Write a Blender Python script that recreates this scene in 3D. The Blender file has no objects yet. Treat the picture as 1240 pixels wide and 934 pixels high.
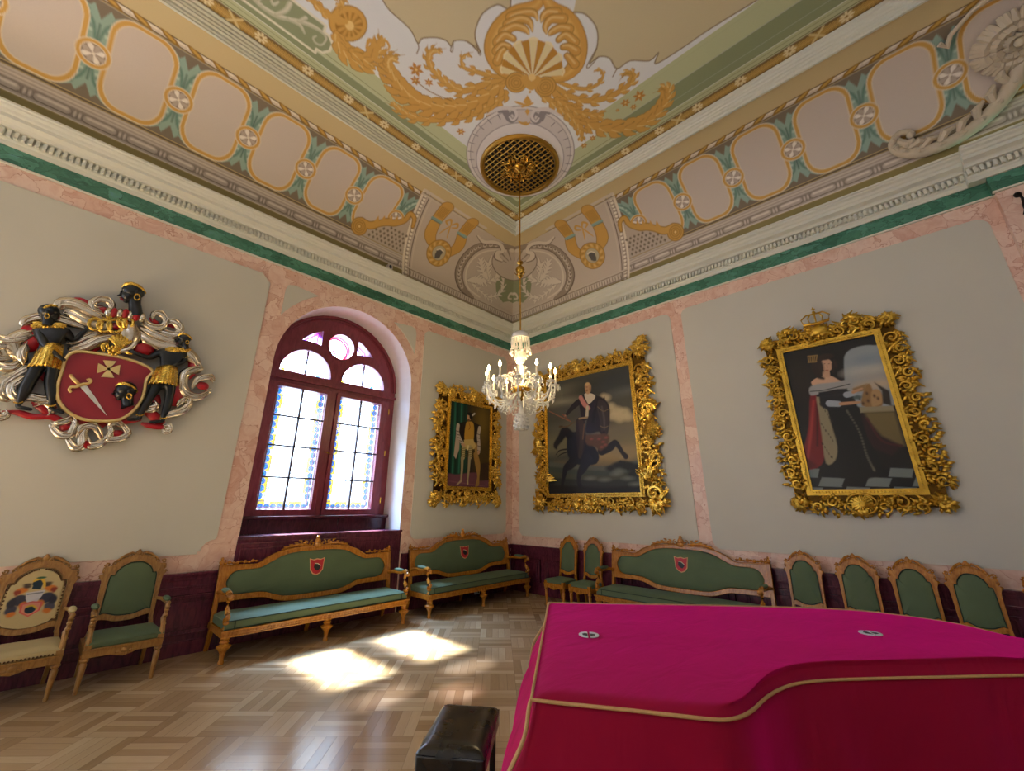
import bpy, bmesh, math, random
import numpy as np
from mathutils import Vector, Matrix
PI = math.pi
S = bpy.context.scene
COL = S.collection
def lin(h):
    h = h.lstrip('#'); v = [int(h[i:i+2], 16)/255 for i in (0, 2, 4)]
    return tuple(c/12.92 if c <= .04045 else ((c+.055)/1.055)**2.4 for c in v)

# ---------------------------------------------------------------- camera
CAM_POS = np.array([-7.17621, -6.69752, 1.7])
YAW, PITCH, ROLL, FPX, CX, CY = 0.76712, 0.32287, 0.0065, 502.578, 612.339, 442.533
_f0 = np.array([math.cos(YAW), math.sin(YAW), 0]); _r0 = np.array([math.sin(YAW), -math.cos(YAW), 0]); _u0 = np.array([0, 0, 1.])
CF = _f0*math.cos(PITCH)+_u0*math.sin(PITCH); _U = _u0*math.cos(PITCH)-_f0*math.sin(PITCH)
CR = _r0*math.cos(ROLL)+_U*math.sin(ROLL); CU = _U*math.cos(ROLL)-_r0*math.sin(ROLL)
cd = bpy.data.cameras.new('camera'); cam = bpy.data.objects.new('camera', cd); COL.objects.link(cam)
M = Matrix(((CR[0], CU[0], -CF[0], CAM_POS[0]), (CR[1], CU[1], -CF[1], CAM_POS[1]), (CR[2], CU[2], -CF[2], CAM_POS[2]), (0, 0, 0, 1)))
cam.matrix_world = M
cd.sensor_width = 36; cd.sensor_fit = 'HORIZONTAL'; cd.lens = FPX/1240*36
cd.shift_x = (620-CX)/1240; cd.shift_y = (CY-467)/1240; cd.clip_start = .05
S.camera = cam
def ray(px, py):
    return CF+CR*(px-CX)/FPX-CU*(py-CY)/FPX
def on(ax, val, px, py):            # where the line of sight meets a wall, the floor or the ceiling plane
    d = ray(px, py); t = (val-CAM_POS[ax])/d[ax]; return CAM_POS+t*d
def Lw(px, py, y=0.): p = on(1, y, px, py); return (p[0], p[2])
def Rw(px, py, x=0.): p = on(0, x, px, py); return (p[1], p[2])
def Zp(px, py, z): p = on(2, z, px, py); return (p[0], p[1])

# ---------------------------------------------------------------- world, sun, daylight
w = bpy.data.worlds.new('sky'); S.world = w; w.use_nodes = True
w.node_tree.nodes['Background'].inputs[0].default_value = (*lin('#dfeaff'), 1)
w.node_tree.nodes['Background'].inputs[1].default_value = 3.6
def lamp(name, kind, loc, energy, color, **k):
    d = bpy.data.lights.new(name, kind); d.energy = energy; d.color = color
    o = bpy.data.objects.new(name, d); COL.objects.link(o); o.location = loc
    for a, b in k.items():
        if a == 'dir': o.rotation_euler = Vector(b).to_track_quat('-Z', 'Y').to_euler()
        else: setattr(d, a, b)
    return o
lamp('sun', 'SUN', (-4, 8, 10), 80, (.94, .97, 1), dir=(0.0, -math.cos(math.radians(50)), -math.sin(math.radians(50))), angle=math.radians(3.2))
# daylight coming in through the room's openings, then added fill lamps
lamp('daylight_window', 'AREA', (-5.0, 3.3, 7.7), 9500, lin('#a9c9ff'), dir=(.22, -1, -1.25), shape='RECTANGLE', size=3.4, size_y=2.6)
lamp('daylight_window_near', 'AREA', (-10.9, .2, 3.2), 50, lin('#c4d8ff'), dir=(.15, -1, -.1), shape='RECTANGLE', size=2.4, size_y=3.0)
lamp('back_fill', 'AREA', (-12.6, -5.0, 4.2), 12, lin('#f4f4ff'), dir=(1, 0, 0), shape='RECTANGLE', size=5, size_y=3.4)  # added fill; the far side wall has no window
lamp('side_fill', 'AREA', (-5.5, -10.6, 4.4), 12, lin('#f4f4ff'), dir=(0, 1, .1), shape='RECTANGLE', size=6, size_y=3.4)  # added fill in front of the windowless back wall
lamp('upper_fill', 'AREA', (-9.6, -8.4, 6.6), 40, lin('#f6f2ff'), dir=(.12, .12, -1), shape='DISK', size=3.2)  # added fill below the unseen part of the ceiling, no chandelier there
vs = S.view_settings; vs.view_transform = 'Standard'; vs.look = 'None'; vs.gamma = 1; vs.use_curve_mapping = False
vs.exposure = 0.38
cy = S.cycles; cy.use_denoising = True; cy.max_bounces = 8; cy.diffuse_bounces = 4; cy.glossy_bounces = 4
cy.transmission_bounces = 6; cy.transparent_max_bounces = 12; cy.sample_clamp_indirect = 4.0
cy.caustics_reflective = False; cy.caustics_refractive = False
# ---------------------------------------------------------------- object helpers
def tag(o, label=None, cat=None, group=None, kind=None):
    if label: o['label'] = label
    if cat: o['category'] = cat
    if group: o['group'] = group
    if kind: o['kind'] = kind
    return o
def empty(name, loc=(0, 0, 0), rz=0, parent=None, rot=None):
    o = bpy.data.objects.new(name, None); COL.objects.link(o); o.location = loc
    o.rotation_euler = rot or (0, 0, rz); o.empty_display_size = .1
    if parent: o.parent = parent
    return o
class MB:
    def __init__(s): s.v = []; s.f = []; s.m = []; s.cur = 0
    def add(s, vs_, fs_):
        n = len(s.v); s.v += [tuple(map(float, p)) for p in vs_]
        s.f += [tuple(i+n for i in f) for f in fs_]; s.m += [s.cur]*len(fs_); return s
    def box(s, c, d):
        x, y, z = c; a, b, e = d[0]/2, d[1]/2, d[2]/2
        return s.add([(x+i*a, y+j*b, z+k*e) for i in (-1, 1) for j in (-1, 1) for k in (-1, 1)],
                     [(0, 1, 3, 2), (4, 6, 7, 5), (0, 4, 5, 1), (2, 3, 7, 6), (0, 2, 6, 4), (1, 5, 7, 3)])
    def box2(s, x0, x1, y0, y1, z0, z1): return s.box(((x0+x1)/2, (y0+y1)/2, (z0+z1)/2), (abs(x1-x0), abs(y1-y0), abs(z1-z0)))
    def taper(s, p0, p1, d0, d1):       # square bar, size d0 at p0, d1 at p1 (upright)
        v = []
        for (x, y, z), (a, b) in ((p0, d0), (p1, d1)):
            v += [(x-a/2, y-b/2, z), (x+a/2, y-b/2, z), (x+a/2, y+b/2, z), (x-a/2, y+b/2, z)]
        return s.add(v, [(3, 2, 1, 0), (4, 5, 6, 7), (0, 1, 5, 4), (1, 2, 6, 5), (2, 3, 7, 6), (3, 0, 4, 7)])
    def lathe(s, prof, c=(0, 0, 0), n=16, axis='z', sx=1, sy=1, cap=True):
        v = []; f = []; m = len(prof)
        for (r, h) in prof:
            for k in range(n):
                a = 2*PI*k/n; p = (r*math.cos(a)*sx, r*math.sin(a)*sy, h)
                if axis == 'y': p = (p[0], -h, p[1])
                if axis == 'x': p = (h, p[0], p[1])
                v.append((c[0]+p[0], c[1]+p[1], c[2]+p[2]))
        for i in range(m-1):
            for k in range(n): f.append((i*n+k, i*n+(k+1) % n, (i+1)*n+(k+1) % n, (i+1)*n+k))
        if cap: f.append(tuple(range(n))[::-1]); f.append(tuple((m-1)*n+k for k in range(n)))
        return s.add(v, f)
    def tube(s, pts, rad, n=8, flat=1.0, up=(0, 0, 1), closed=False):
        P = [Vector(p) for p in pts]; m = len(P)
        R = rad if hasattr(rad, '__len__') else [rad]*m
        v = []; f = []; up = Vector(up)
        for i in range(m):
            t = (P[(i+1) % m if closed else min(i+1, m-1)]-P[i-1 if closed else max(i-1, 0)])
            if t.length < 1e-9: t = Vector((1, 0, 0))
            t.normalize(); b = t.cross(up)
            if b.length < 1e-4: b = t.cross(Vector((1, .3, .1)))
            b.normalize(); u2 = b.cross(t)
            for k in range(n):
                a = 2*PI*k/n; v.append(P[i]+(b*math.cos(a)+u2*math.sin(a)*flat)*R[i])
        for i in range(m if closed else m-1):
            j = (i+1) % m
            for k in range(n): f.append((i*n+k, i*n+(k+1) % n, j*n+(k+1) % n, j*n+k))
        if not closed: f.append(tuple(range(n))[::-1]); f.append(tuple((m-1)*n+k for k in range(n)))
        return s.add(v, f)
    def ball(s, c, r, n=8, m=6):
        r = r if hasattr(r, '__len__') else (r, r, r)
        v = [(c[0], c[1], c[2]+r[2])]; f = []
        for i in range(1, m):
            th = PI*i/m
            for k in range(n):
                a = 2*PI*k/n; v.append((c[0]+r[0]*math.sin(th)*math.cos(a), c[1]+r[1]*math.sin(th)*math.sin(a), c[2]+r[2]*math.cos(th)))
        v.append((c[0], c[1], c[2]-r[2])); L = len(v)-1
        for k in range(n): f.append((0, 1+k, 1+(k+1) % n)); f.append((L, 1+(m-2)*n+(k+1) % n, 1+(m-2)*n+k))
        for i in range(m-2):
            for k in range(n): f.append((1+i*n+k, 1+(i+1)*n+k, 1+(i+1)*n+(k+1) % n, 1+i*n+(k+1) % n))
        return s.add(v, f)
    def prism(s, poly, h0, h1, mp):     # poly 2-D (concave allowed), mp(a, b, h) -> 3-D
        bm = bmesh.new(); lo = [bm.verts.new(mp(a, b, h0)) for a, b in poly]; hi = [bm.verts.new(mp(a, b, h1)) for a, b in poly]
        n = len(poly)
        for i in range(n): bm.faces.new((lo[i], lo[(i+1) % n], hi[(i+1) % n], hi[i]))
        for ring in (lo, hi):
            ed = [bm.edges.get((ring[i], ring[(i+1) % n])) for i in range(n)]
            bmesh.ops.triangle_fill(bm, edges=ed, use_beauty=True)
        bmesh.ops.recalc_face_normals(bm, faces=bm.faces); bm.verts.index_update()
        s.add([tuple(v.co) for v in bm.verts], [tuple(v.index for v in f.verts) for f in bm.faces]); bm.free(); return s
    def holed(s, loops, h0, h1, mp):    # slab with holes: loops[0] outside, the others cut out
        bm = bmesh.new()
        for h, flip in ((h0, 0), (h1, 1)):
            ed = []
            for lp in loops:
                vs_ = [bm.verts.new(mp(a, b, h)) for a, b in lp]; ed += [bm.edges.new((vs_[i], vs_[(i+1) % len(lp)])) for i in range(len(lp))]
            bmesh.ops.triangle_fill(bm, edges=ed, use_beauty=True)
        bm.verts.index_update(); v = [tuple(q.co) for q in bm.verts]; f = [tuple(q.index for q in z.verts) for z in bm.faces]; n = len(v)//2; k = 0
        for lp in loops:
            L = len(lp)
            for i in range(L): j = (i+1) % L; f.append((k+i, k+j, n+k+j, n+k+i))
            k += L
        bm.free(); return s.add(v, f)
    def strip(s, A, B, h0, h1, mp, closed=False):     # solid band between two 2-D lines of equal length
        n = len(A); v = []
        for h in (h0, h1):
            for a, b in A: v.append(mp(a, b, h))
            for a, b in B: v.append(mp(a, b, h))
        f = []
        for i in range(n if closed else n-1):
            j = (i+1) % n
            f += [(i, j, n+j, n+i), (2*n+i, 3*n+i, 3*n+j, 2*n+j), (i, 2*n+i, 2*n+j, j), (n+i, n+j, 3*n+j, 3*n+i)]
        if not closed: f += [(0, n, 3*n, 2*n), (n-1, 3*n-1, 4*n-1, 2*n-1)]
        return s.add(v, f)
    def grid(s, fn, nu, nv):
        v = [fn(i/nu, j/nv) for j in range(nv+1) for i in range(nu+1)]; W = nu+1
        return s.add(v, [(j*W+i, j*W+i+1, (j+1)*W+i+1, (j+1)*W+i) for j in range(nv) for i in range(nu)])
    def build(s, name, mat, parent=None, smooth=True, bevel=0, loc=(0, 0, 0), rot=(0, 0, 0), fixn=True):
        me = bpy.data.meshes.new(name); me.from_pydata(s.v, [], s.f); mats = mat if isinstance(mat, (list, tuple)) else [mat]
        for m_ in mats: me.materials.append(m_)
        if len(mats) > 1: me.polygons.foreach_set('material_index', s.m)
        if fixn:
            bm = bmesh.new(); bm.from_mesh(me); bmesh.ops.recalc_face_normals(bm, faces=bm.faces); bm.to_mesh(me); bm.free()
        if smooth:
            me.polygons.foreach_set('use_smooth', [True]*len(me.polygons))
            try: me.set_sharp_from_angle(angle=math.radians(42))
            except Exception: pass
        me.update(); o = bpy.data.objects.new(name, me); COL.objects.link(o); o.location = loc; o.rotation_euler = rot
        if parent: o.parent = parent
        if bevel:
            b = o.modifiers.new('b', 'BEVEL'); b.width = bevel; b.segments = 2; b.limit_method = 'ANGLE'
        return o
def children(o): return [c for c in o.children]
def copy_tree(o, parent=None):
    c = o.copy(); COL.objects.link(c); c.parent = parent
    for ch in children(o): copy_tree(ch, c)
    return c
def cat(pts, n=6, closed=False):         # Catmull-Rom through n-dimensional points
    P = [np.array(p, float) for p in pts]; m = len(P); out = []
    for i in range(m if closed else m-1):
        if closed: a, b, c, d = P[i-1], P[i], P[(i+1) % m], P[(i+2) % m]
        else: a, b, c, d = P[max(i-1, 0)], P[i], P[i+1], P[min(i+2, m-1)]
        for k in range(n):
            t = k/n; out.append(.5*((2*b)+(c-a)*t+(2*a-5*b+4*c-d)*t*t+(3*b-a-3*c+d)*t**3))
    if not closed: out.append(P[-1])
    return out
# ---------------------------------------------------------------- node maths
class V:
    def __init__(s, nt, k): s.nt = nt; s.k = k
    def _m(s, op, *a, **k): return s.nt.math(op, *a, **k)
    def __add__(s, o): return s._m('ADD', s, o)
    __radd__ = __add__
    def __sub__(s, o): return s._m('SUBTRACT', s, o)
    def __rsub__(s, o): return s._m('SUBTRACT', o, s)
    def __mul__(s, o): return s._m('MULTIPLY', s, o)
    __rmul__ = __mul__
    def __truediv__(s, o): return s._m('DIVIDE', s, o)
    def floor(s): return s._m('FLOOR', s)
    def fract(s): return s._m('FRACT', s)
    def abs(s): return s._m('ABSOLUTE', s)
    def mod2(s): return s._m('FLOORED_MODULO', s, 2.0)
class NT:
    def __init__(s, name):
        s.mat = bpy.data.materials.new(name); s.mat.use_nodes = True; s.t = s.mat.node_tree
        s.bsdf = s.t.nodes['Principled BSDF']; s.out = s.t.nodes['Material Output']
    def n(s, ty, **k):
        nd = s.t.nodes.new(ty)
        for a, b in k.items(): setattr(nd, a, b)
        return nd
    def put(s, sock, v):
        if isinstance(v, V): s.t.links.new(v.k, sock)
        elif hasattr(v, 'is_output'): s.t.links.new(v, sock)
        elif isinstance(v, (tuple, list)) and len(v) == 3 and sock.type == 'RGBA': sock.default_value = (*v, 1)
        else: sock.default_value = v
    def math(s, op, *a, clamp=False):
        nd = s.n('ShaderNodeMath', operation=op, use_clamp=clamp)
        for i, x in enumerate(a): s.put(nd.inputs[i], x)
        return V(s, nd.outputs[0])
    def pos(s, kind='Position'):
        nd = s.n('ShaderNodeNewGeometry') if kind == 'Position' else s.n('ShaderNodeTexCoord')
        return nd.outputs['Position' if kind == 'Position' else kind]
    def sep(s, v):
        nd = s.n('ShaderNodeSeparateXYZ'); s.put(nd.inputs[0], v); return [V(s, o) for o in nd.outputs]
    def comb(s, x, y, z=0.0):
        nd = s.n('ShaderNodeCombineXYZ'); [s.put(nd.inputs[i], q) for i, q in enumerate((x, y, z))]; return nd.outputs[0]
    def noise(s, vec, scale, detail=3, dist=0., rough=.5):
        nd = s.n('ShaderNodeTexNoise'); s.put(nd.inputs['Vector'], vec); nd.inputs['Scale'].default_value = scale
        nd.inputs['Detail'].default_value = detail; nd.inputs['Distortion'].default_value = dist; nd.inputs['Roughness'].default_value = rough
        return V(s, nd.outputs[0]), nd.outputs[1]
    def voronoi(s, vec, scale, feature='F1', rnd=1.):
        nd = s.n('ShaderNodeTexVoronoi', feature=feature); s.put(nd.inputs['Vector'], vec); nd.inputs['Scale'].default_value = scale
        nd.inputs['Randomness'].default_value = rnd; return nd
    def white(s, vec):
        nd = s.n('ShaderNodeTexWhiteNoise'); s.put(nd.inputs[0], vec); return V(s, nd.outputs[0])
    def ramp(s, fac, stops):
        nd = s.n('ShaderNodeValToRGB'); cr = nd.color_ramp
        while len(cr.elements) < len(stops): cr.elements.new(.5)
        for e, (p, c) in zip(cr.elements, stops): e.position = p; e.color = (*(lin(c) if isinstance(c, str) else c), 1)
        s.put(nd.inputs[0], fac); return nd.outputs[0]
    def mix(s, fac, a, b, blend='MIX'):
        nd = s.n('ShaderNodeMix', data_type='RGBA', blend_type=blend)
        for i, v in ((0, fac), (6, a), (7, b)): s.put(nd.inputs[i], lin(v) if isinstance(v, str) else v)
        return nd.outputs[2]
    def scale(s, vec, sc):
        nd = s.n('ShaderNodeVectorMath', operation='MULTIPLY'); s.put(nd.inputs[0], vec); nd.inputs[1].default_value = sc; return nd.outputs[0]
    def vadd(s, a, b, k=1.0):
        nd = s.n('ShaderNodeVectorMath', operation='MULTIPLY_ADD'); s.put(nd.inputs[0], b); nd.inputs[1].default_value = (k, k, k); s.put(nd.inputs[2], a); return nd.outputs[0]
    def bump(s, h, strength=.3, dist=.01):
        nd = s.n('ShaderNodeBump'); nd.inputs['Strength'].default_value = strength; nd.inputs['Distance'].default_value = dist
        s.put(nd.inputs['Height'], h); s.t.links.new(nd.outputs[0], s.bsdf.inputs['Normal'])
    def fin(s, color=None, rough=.5, metal=0., **k):
        b = s.bsdf.inputs
        if color is not None: s.put(b['Base Color'], lin(color) if isinstance(color, str) else color)
        s.put(b['Roughness'], rough); s.put(b['Metallic'], metal)
        for a, v in k.items(): s.put(b[a.replace('_', ' ')], v)
        return s.mat
def plain(name, col, rough=.5, metal=0., vary=.08, scale=6, bump=0., **k):
    t = NT(name); p = t.pos('Object'); c = lin(col) if isinstance(col, str) else col
    v, _ = t.noise(p, scale, 4)
    color = t.mix(v, tuple(x*(1-vary) for x in c), tuple(min(1, x*(1+vary)) for x in c))
    if bump: b, _ = t.noise(p, scale*12, 3); t.bump(b, bump, .004)
    return t.fin(color, rough, metal, **k)
def wood(name, dark, mid, light, rough=.35, sc=1.):
    t = NT(name); p = t.pos('Object'); w_, _ = t.noise(t.scale(p, (9*sc, 9*sc, 2.2*sc)), 4, 5, 1.2)
    g, _ = t.noise(t.scale(p, (30, 30, 4)), 8, 3)
    c = t.ramp(w_, [(.25, dark), (.5, mid), (.78, light)]); c = t.mix(g*.35, c, dark)
    t.bump(w_, .12, .004); return t.fin(c, rough, 0, Coat_Weight=.08, Coat_Roughness=.25)
def velvet(name, col, sheen, vary=.12, sw=.12):
    t = NT(name); p = t.pos('Object'); v, _ = t.noise(p, 5, 5); f, _ = t.noise(p, 220, 2)
    c = lin(col); t.bump(f, .15, .002)
    return t.fin(t.mix(v, tuple(x*(1-vary) for x in c), tuple(x*(1+vary) for x in c)), .75, 0, Sheen_Weight=sw, Sheen_Tint=(*lin(sheen), 1), Sheen_Roughness=.4, Specular_IOR_Level=.2)
def painted(name, rough=.7, **k):        # colour comes from the brushwork laid on the mesh
    t = NT(name); a = t.n('ShaderNodeVertexColor', layer_name='paint'); g, _ = t.noise(t.pos('Object'), 60, 3)
    t.bump(g, .06, .002); return t.fin(t.mix(g*.3, a.outputs[0], (.8, .8, .8), 'MULTIPLY'), rough, 0, **k)
# ---------------------------------------------------------------- brushes: colour laid on a fine mesh
class Paint:
    def __init__(s, X, Y, base):
        s.X = X; s.Y = Y; s.c = np.empty(X.shape+(3,)); s.c[:] = lin(base) if isinstance(base, str) else base
        s.px = float(max(abs(X[0, 1]-X[0, 0]), abs(Y[1, 0]-Y[0, 0])))
    def put(s, sl, al, col):
        c = np.array(lin(col) if isinstance(col, str) else col); s.c[sl] += (c-s.c[sl])*al[..., None]
    def box(s, x0, x1, y0, y1):
        m = (s.X >= x0) & (s.X <= x1) & (s.Y >= y0) & (s.Y <= y1)
        r = np.where(m.any(1))[0]; c = np.where(m.any(0))[0]
        return None if not len(r) or not len(c) else (slice(r[0], r[-1]+1), slice(c[0], c[-1]+1))
    def poly(s, pts, col, a=1., soft=0.):
        P = np.array(pts, float); e = soft+s.px; sl = s.box(P[:, 0].min()-e, P[:, 0].max()+e, P[:, 1].min()-e, P[:, 1].max()+e)
        if sl is None: return
        X, Y = s.X[sl], s.Y[sl]; d2 = np.full(X.shape, 1e9); ins = np.zeros(X.shape, bool); n = len(P)
        for i in range(n):
            (ax, ay), (bx, by) = P[i], P[(i+1) % n]; ex, ey = bx-ax, by-ay; L = ex*ex+ey*ey+1e-12
            t = np.clip(((X-ax)*ex+(Y-ay)*ey)/L, 0, 1); d2 = np.minimum(d2, (X-ax-t*ex)**2+(Y-ay-t*ey)**2)
            if abs(ey) > 1e-12: ins ^= ((ay > Y) != (by > Y)) & (X < ex*(Y-ay)/ey+ax)
        d = np.sqrt(d2)*np.where(ins, -1, 1); s.put(sl, a*np.clip(.5-d/e, 0, 1), col)
    def stroke(s, pts, w0, col, a=1., soft=0., smooth=5):
        P = [tuple(p)+((w0,) if len(p) == 2 else ()) for p in pts]
        if smooth and len(P) > 2: P = cat(P, smooth)
        P = np.array(P, float); e = soft+s.px; W = P[:, 2].max()+e
        sl = s.box(P[:, 0].min()-W, P[:, 0].max()+W, P[:, 1].min()-W, P[:, 1].max()+W)
        if sl is None: return
        X, Y = s.X[sl], s.Y[sl]; d = np.full(X.shape, 1e9)
        for i in range(max(1, len(P)-1)):
            ax, ay, aw = P[i]; bx, by, bw = P[min(i+1, len(P)-1)]; ex, ey = bx-ax, by-ay; L = ex*ex+ey*ey+1e-12
            t = np.clip(((X-ax)*ex+(Y-ay)*ey)/L, 0, 1); d = np.minimum(d, np.hypot(X-ax-t*ex, Y-ay-t*ey)-(aw+(bw-aw)*t))
        s.put(sl, a*np.clip(.5-d/e, 0, 1), col)
    def ell(s, cx, cy_, rx, ry, col, a=1., soft=0., ang=0., ring=None):
        W = max(rx, ry)+soft+(ring or 0)+s.px; sl = s.box(cx-W, cx+W, cy_-W, cy_+W)
        if sl is None: return
        X, Y = s.X[sl]-cx, s.Y[sl]-cy_; c, n = math.cos(ang), math.sin(ang); x, y = X*c+Y*n, -X*n+Y*c
        d = (np.hypot(x/rx, y/ry)-1)*min(rx, ry)
        if ring: d = np.abs(d)-ring/2
        s.put(sl, a*np.clip(.5-d/(soft+s.px), 0, 1), col)
def paint_grid(name, X, Y, P3, paint, mat, parent=None, smooth=True, keep=None):
    h, w_ = X.shape; me = bpy.data.meshes.new(name); me.vertices.add(h*w_); me.vertices.foreach_set('co', P3.reshape(-1).astype(np.float32))
    i = np.arange(h*w_).reshape(h, w_); q = np.stack([i[:-1, :-1], i[:-1, 1:], i[1:, 1:], i[1:, :-1]], -1).reshape(-1, 4)
    if keep is not None: q = q[keep.reshape(-1)[q].all(1)]
    nf = len(q); me.loops.add(nf*4); me.loops.foreach_set('vertex_index', q.reshape(-1).astype(np.int32))
    me.polygons.add(nf); me.polygons.foreach_set('loop_start', (np.arange(nf)*4).astype(np.int32))
    if smooth: me.polygons.foreach_set('use_smooth', np.ones(nf, bool))
    me.update(calc_edges=True)
    ca = me.color_attributes.new('paint', 'FLOAT_COLOR', 'POINT'); c = np.ones((h*w_, 4), np.float32); c[:, :3] = paint.c.reshape(-1, 3)
    ca.data.foreach_set('color', c.reshape(-1)); me.materials.append(mat); me.validate()
    o = bpy.data.objects.new(name, me); COL.objects.link(o)
    if parent: o.parent = parent
    return o
# ---------------------------------------------------------------- materials of the room
def marble(name, stops, vein, sc, vein_w=.03, rough=.35, stretch=(1, 1, 1)):
    t = NT(name); p = t.scale(t.pos(), stretch); _, nc = t.noise(p, 1.6*sc, 3); q = t.vadd(p, nc, .55)
    n1, _ = t.noise(q, 2.2*sc, 5, 1.5); vo = t.voronoi(q, 1.7*sc); cellc = t.sep(vo.outputs['Color'])[0]
    ve = t.voronoi(q, 1.7*sc, 'DISTANCE_TO_EDGE'); e = V(t, ve.outputs['Distance'])
    vm = t.math('SUBTRACT', 1.0, t.math('DIVIDE', e, vein_w, clamp=True), clamp=True)
    c = t.ramp(n1*.65+cellc*.35, stops); c = t.mix(vm*t.math('MULTIPLY', n1, 1.5, clamp=True), c, vein)
    return t.fin(c, rough, 0)
M_PINK = marble('pink_marble', [(.25, '#d2a492'), (.45, '#dfbcab'), (.62, '#e8cdbd'), (.8, '#d5a898')], '#b57a66', 2.3, .022)
M_GREEN = marble('green_marble', [(.25, '#2b5d4a'), (.5, '#417d66'), (.7, '#52907c'), (.85, '#5c9198')], '#1c4232', 2.6, .03, .3, (1, 1, 1.6))
M_WALL = plain('greige_plaster', '#c8c6bb', .8, vary=.05, scale=1.2, bump=.05)
M_WHITE = plain('white_plaster', '#d9dacd', .7, vary=.04, scale=3)
M_REVEAL = plain('window_reveal_plaster', '#dcdad4', .8, vary=.02)
M_DADO = wood('dark_red_panelling', '#3d1826', '#61293b', '#763644', .25, .6)
M_WINWOOD = wood('oxblood_window_paint', '#661e2d', '#7e303e', '#8e3e4b', .35, .5)
M_LEDGE = wood('mahogany_ledge', '#2c0c14', '#471822', '#5a2029', .22, .6)
def floor_mat():
    t = NT('oak_parquet'); x, y, z = t.sep(t.pos()); r = .70710678; B = .415; NS = 5
    a = (x-y)*(r/B)+.31; b = (x+y)*(r/B)+.12; ca, cb = a.floor(), b.floor(); par = (ca+cb).mod2()
    fa, fb = a-ca, b-cb; inv = 1.0-par; across = fa*par+fb*inv; along = fb*par+fa*inv
    st = (across*float(NS)).floor(); rnd = t.white(t.comb(ca*7.3+st*1.7, cb*3.1, par+st*.37)); rb = t.white(t.comb(ca, cb, 3.3))
    g, _ = t.noise(t.comb(across*1.6+ca*5.1, along*.18+cb*2.7, rnd*9.0), 14, 5, .6)
    c = t.ramp(rnd*.62+g*.22+rb*.16, [(.15, '#977a57'), (.45, '#ab8f69'), (.65, '#b79c77'), (.9, '#c9b28c')])
    e = (across*float(NS)).fract(); e = t.math('MINIMUM', e, 1.0-e); e2 = t.math('MINIMUM', along, 1.0-along)*5.0
    gap = t.math('SUBTRACT', 1.0, t.math('DIVIDE', t.math('MINIMUM', e, e2), .035, clamp=True), clamp=True)
    c = t.mix(gap*.55, c, '#4b3520'); t.bump(g-gap*.6, .12, .003)
    return t.fin(c, g*.10+.13, 0, Specular_IOR_Level=.65)
M_FLOOR = floor_mat()
M_GOLDP = painted('painted_ceiling', .75)

ST = dict(kind='structure')
fl = MB().add([(-13, -11, 0), (0.3, -11, 0), (0.3, .9, 0), (-13, .9, 0)], [(0, 1, 2, 3)]).build('floor', M_FLOOR, smooth=False); tag(fl, **ST)

# ---------------------------------------------------------------- walls
AX, AW, AZ = -4.095, 1.235, 3.80        # the window niche: centre, half width, spring line
def arch(cx, r, z, n=32, a0=0, a1=PI): return [(cx-r*math.cos(a0+(a1-a0)*i/n), z+r*math.sin(a0+(a1-a0)*i/n)) for i in range(n+1)]
wl = MB(); TOPZ = 7.6
def rect(m, x0, x1, z0, z1, y=0.): m.add([(x0, y, z0), (x1, y, z0), (x1, y, z1), (x0, y, z1)], [(0, 1, 2, 3)])
rect(wl, -13, -12.1, 0, TOPZ); rect(wl, -12.1, -9.6, 0, 1.3); rect(wl, -12.1, -9.6, 5, TOPZ)
rect(wl, -9.6, AX-AW, 0, TOPZ); rect(wl, AX+AW, 0, 0, TOPZ)
ar = arch(AX, AW, AZ)
for i in range(32):
    (xa, za), (xb, zb) = ar[i], ar[i+1]; wl.add([(xa, 0, za), (xb, 0, zb), (xb, 0, TOPZ), (xa, 0, TOPZ)], [(0, 1, 2, 3)])
wl.cur = 1                               # the plastered reveal
rv = [(AX-AW, 0)]+ar+[(AX+AW, 0)]
for i in range(len(rv)-1):
    (xa, za), (xb, zb) = rv[i], rv[i+1]; wl.add([(xa, 0, za), (xb, 0, zb), (xb, .95, zb), (xa, .95, za)], [(0, 1, 2, 3)])
wall_left = wl.build('wall_left', [M_PINK, M_REVEAL], smooth=False, fixn=False); tag(wall_left, **ST)
wr = MB(); wr.add([(0, 0, 0), (0, -11, 0), (0, -11, TOPZ), (0, 0, TOPZ)], [(0, 1, 2, 3)])
wr.box2(-.1, 0, -11, -8.12, 0, 5.32)
wall_right = wr.build('wall_right', M_PINK, smooth=False); tag(wall_right, **ST)
wb = MB(); wb.add([(-13, -11, 0), (0, -11, 0), (0, -11, TOPZ), (-13, -11, TOPZ)], [(0, 1, 2, 3)])
tag(wb.build('wall_back', M_WALL, smooth=False), **ST)
wf = MB(); wf.add([(-13, -11, 0), (-13, 0, 0), (-13, 0, TOPZ), (-13, -11, TOPZ)], [(0, 1, 2, 3)])
tag(wf.build('wall_far_side', M_WALL, smooth=False), **ST)
MPL = lambda a, b, h: (a, -h, b)         # left wall: a = x, b = z, h = distance into the room
MPR = lambda a, b, h: (-h, a, b)         # right wall: a = y
def corner(cx, cz, sx, sz, kind, r):     # outline of one panel corner, walking anticlockwise in its own quadrant
    if kind == 'r': return [(cx-sx*r*(1-math.sin(t)), cz-sz*r*(1-math.cos(t))) for t in [PI/2*i/8 for i in range(9)]]
    if kind == 'n': return [(cx-sx*(r+.05), cz), (cx-sx*(r+.05), cz-sz*.03)]+[(cx-sx*(r*(math.cos(t))+.02), cz-sz*(.03+r*math.sin(t))) for t in [PI/2*i/8 for i in range(9)]]+[(cx, cz-sz*(r+.06))]
    return [(cx-sx*r, cz), (cx, cz-sz*r)]
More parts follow.
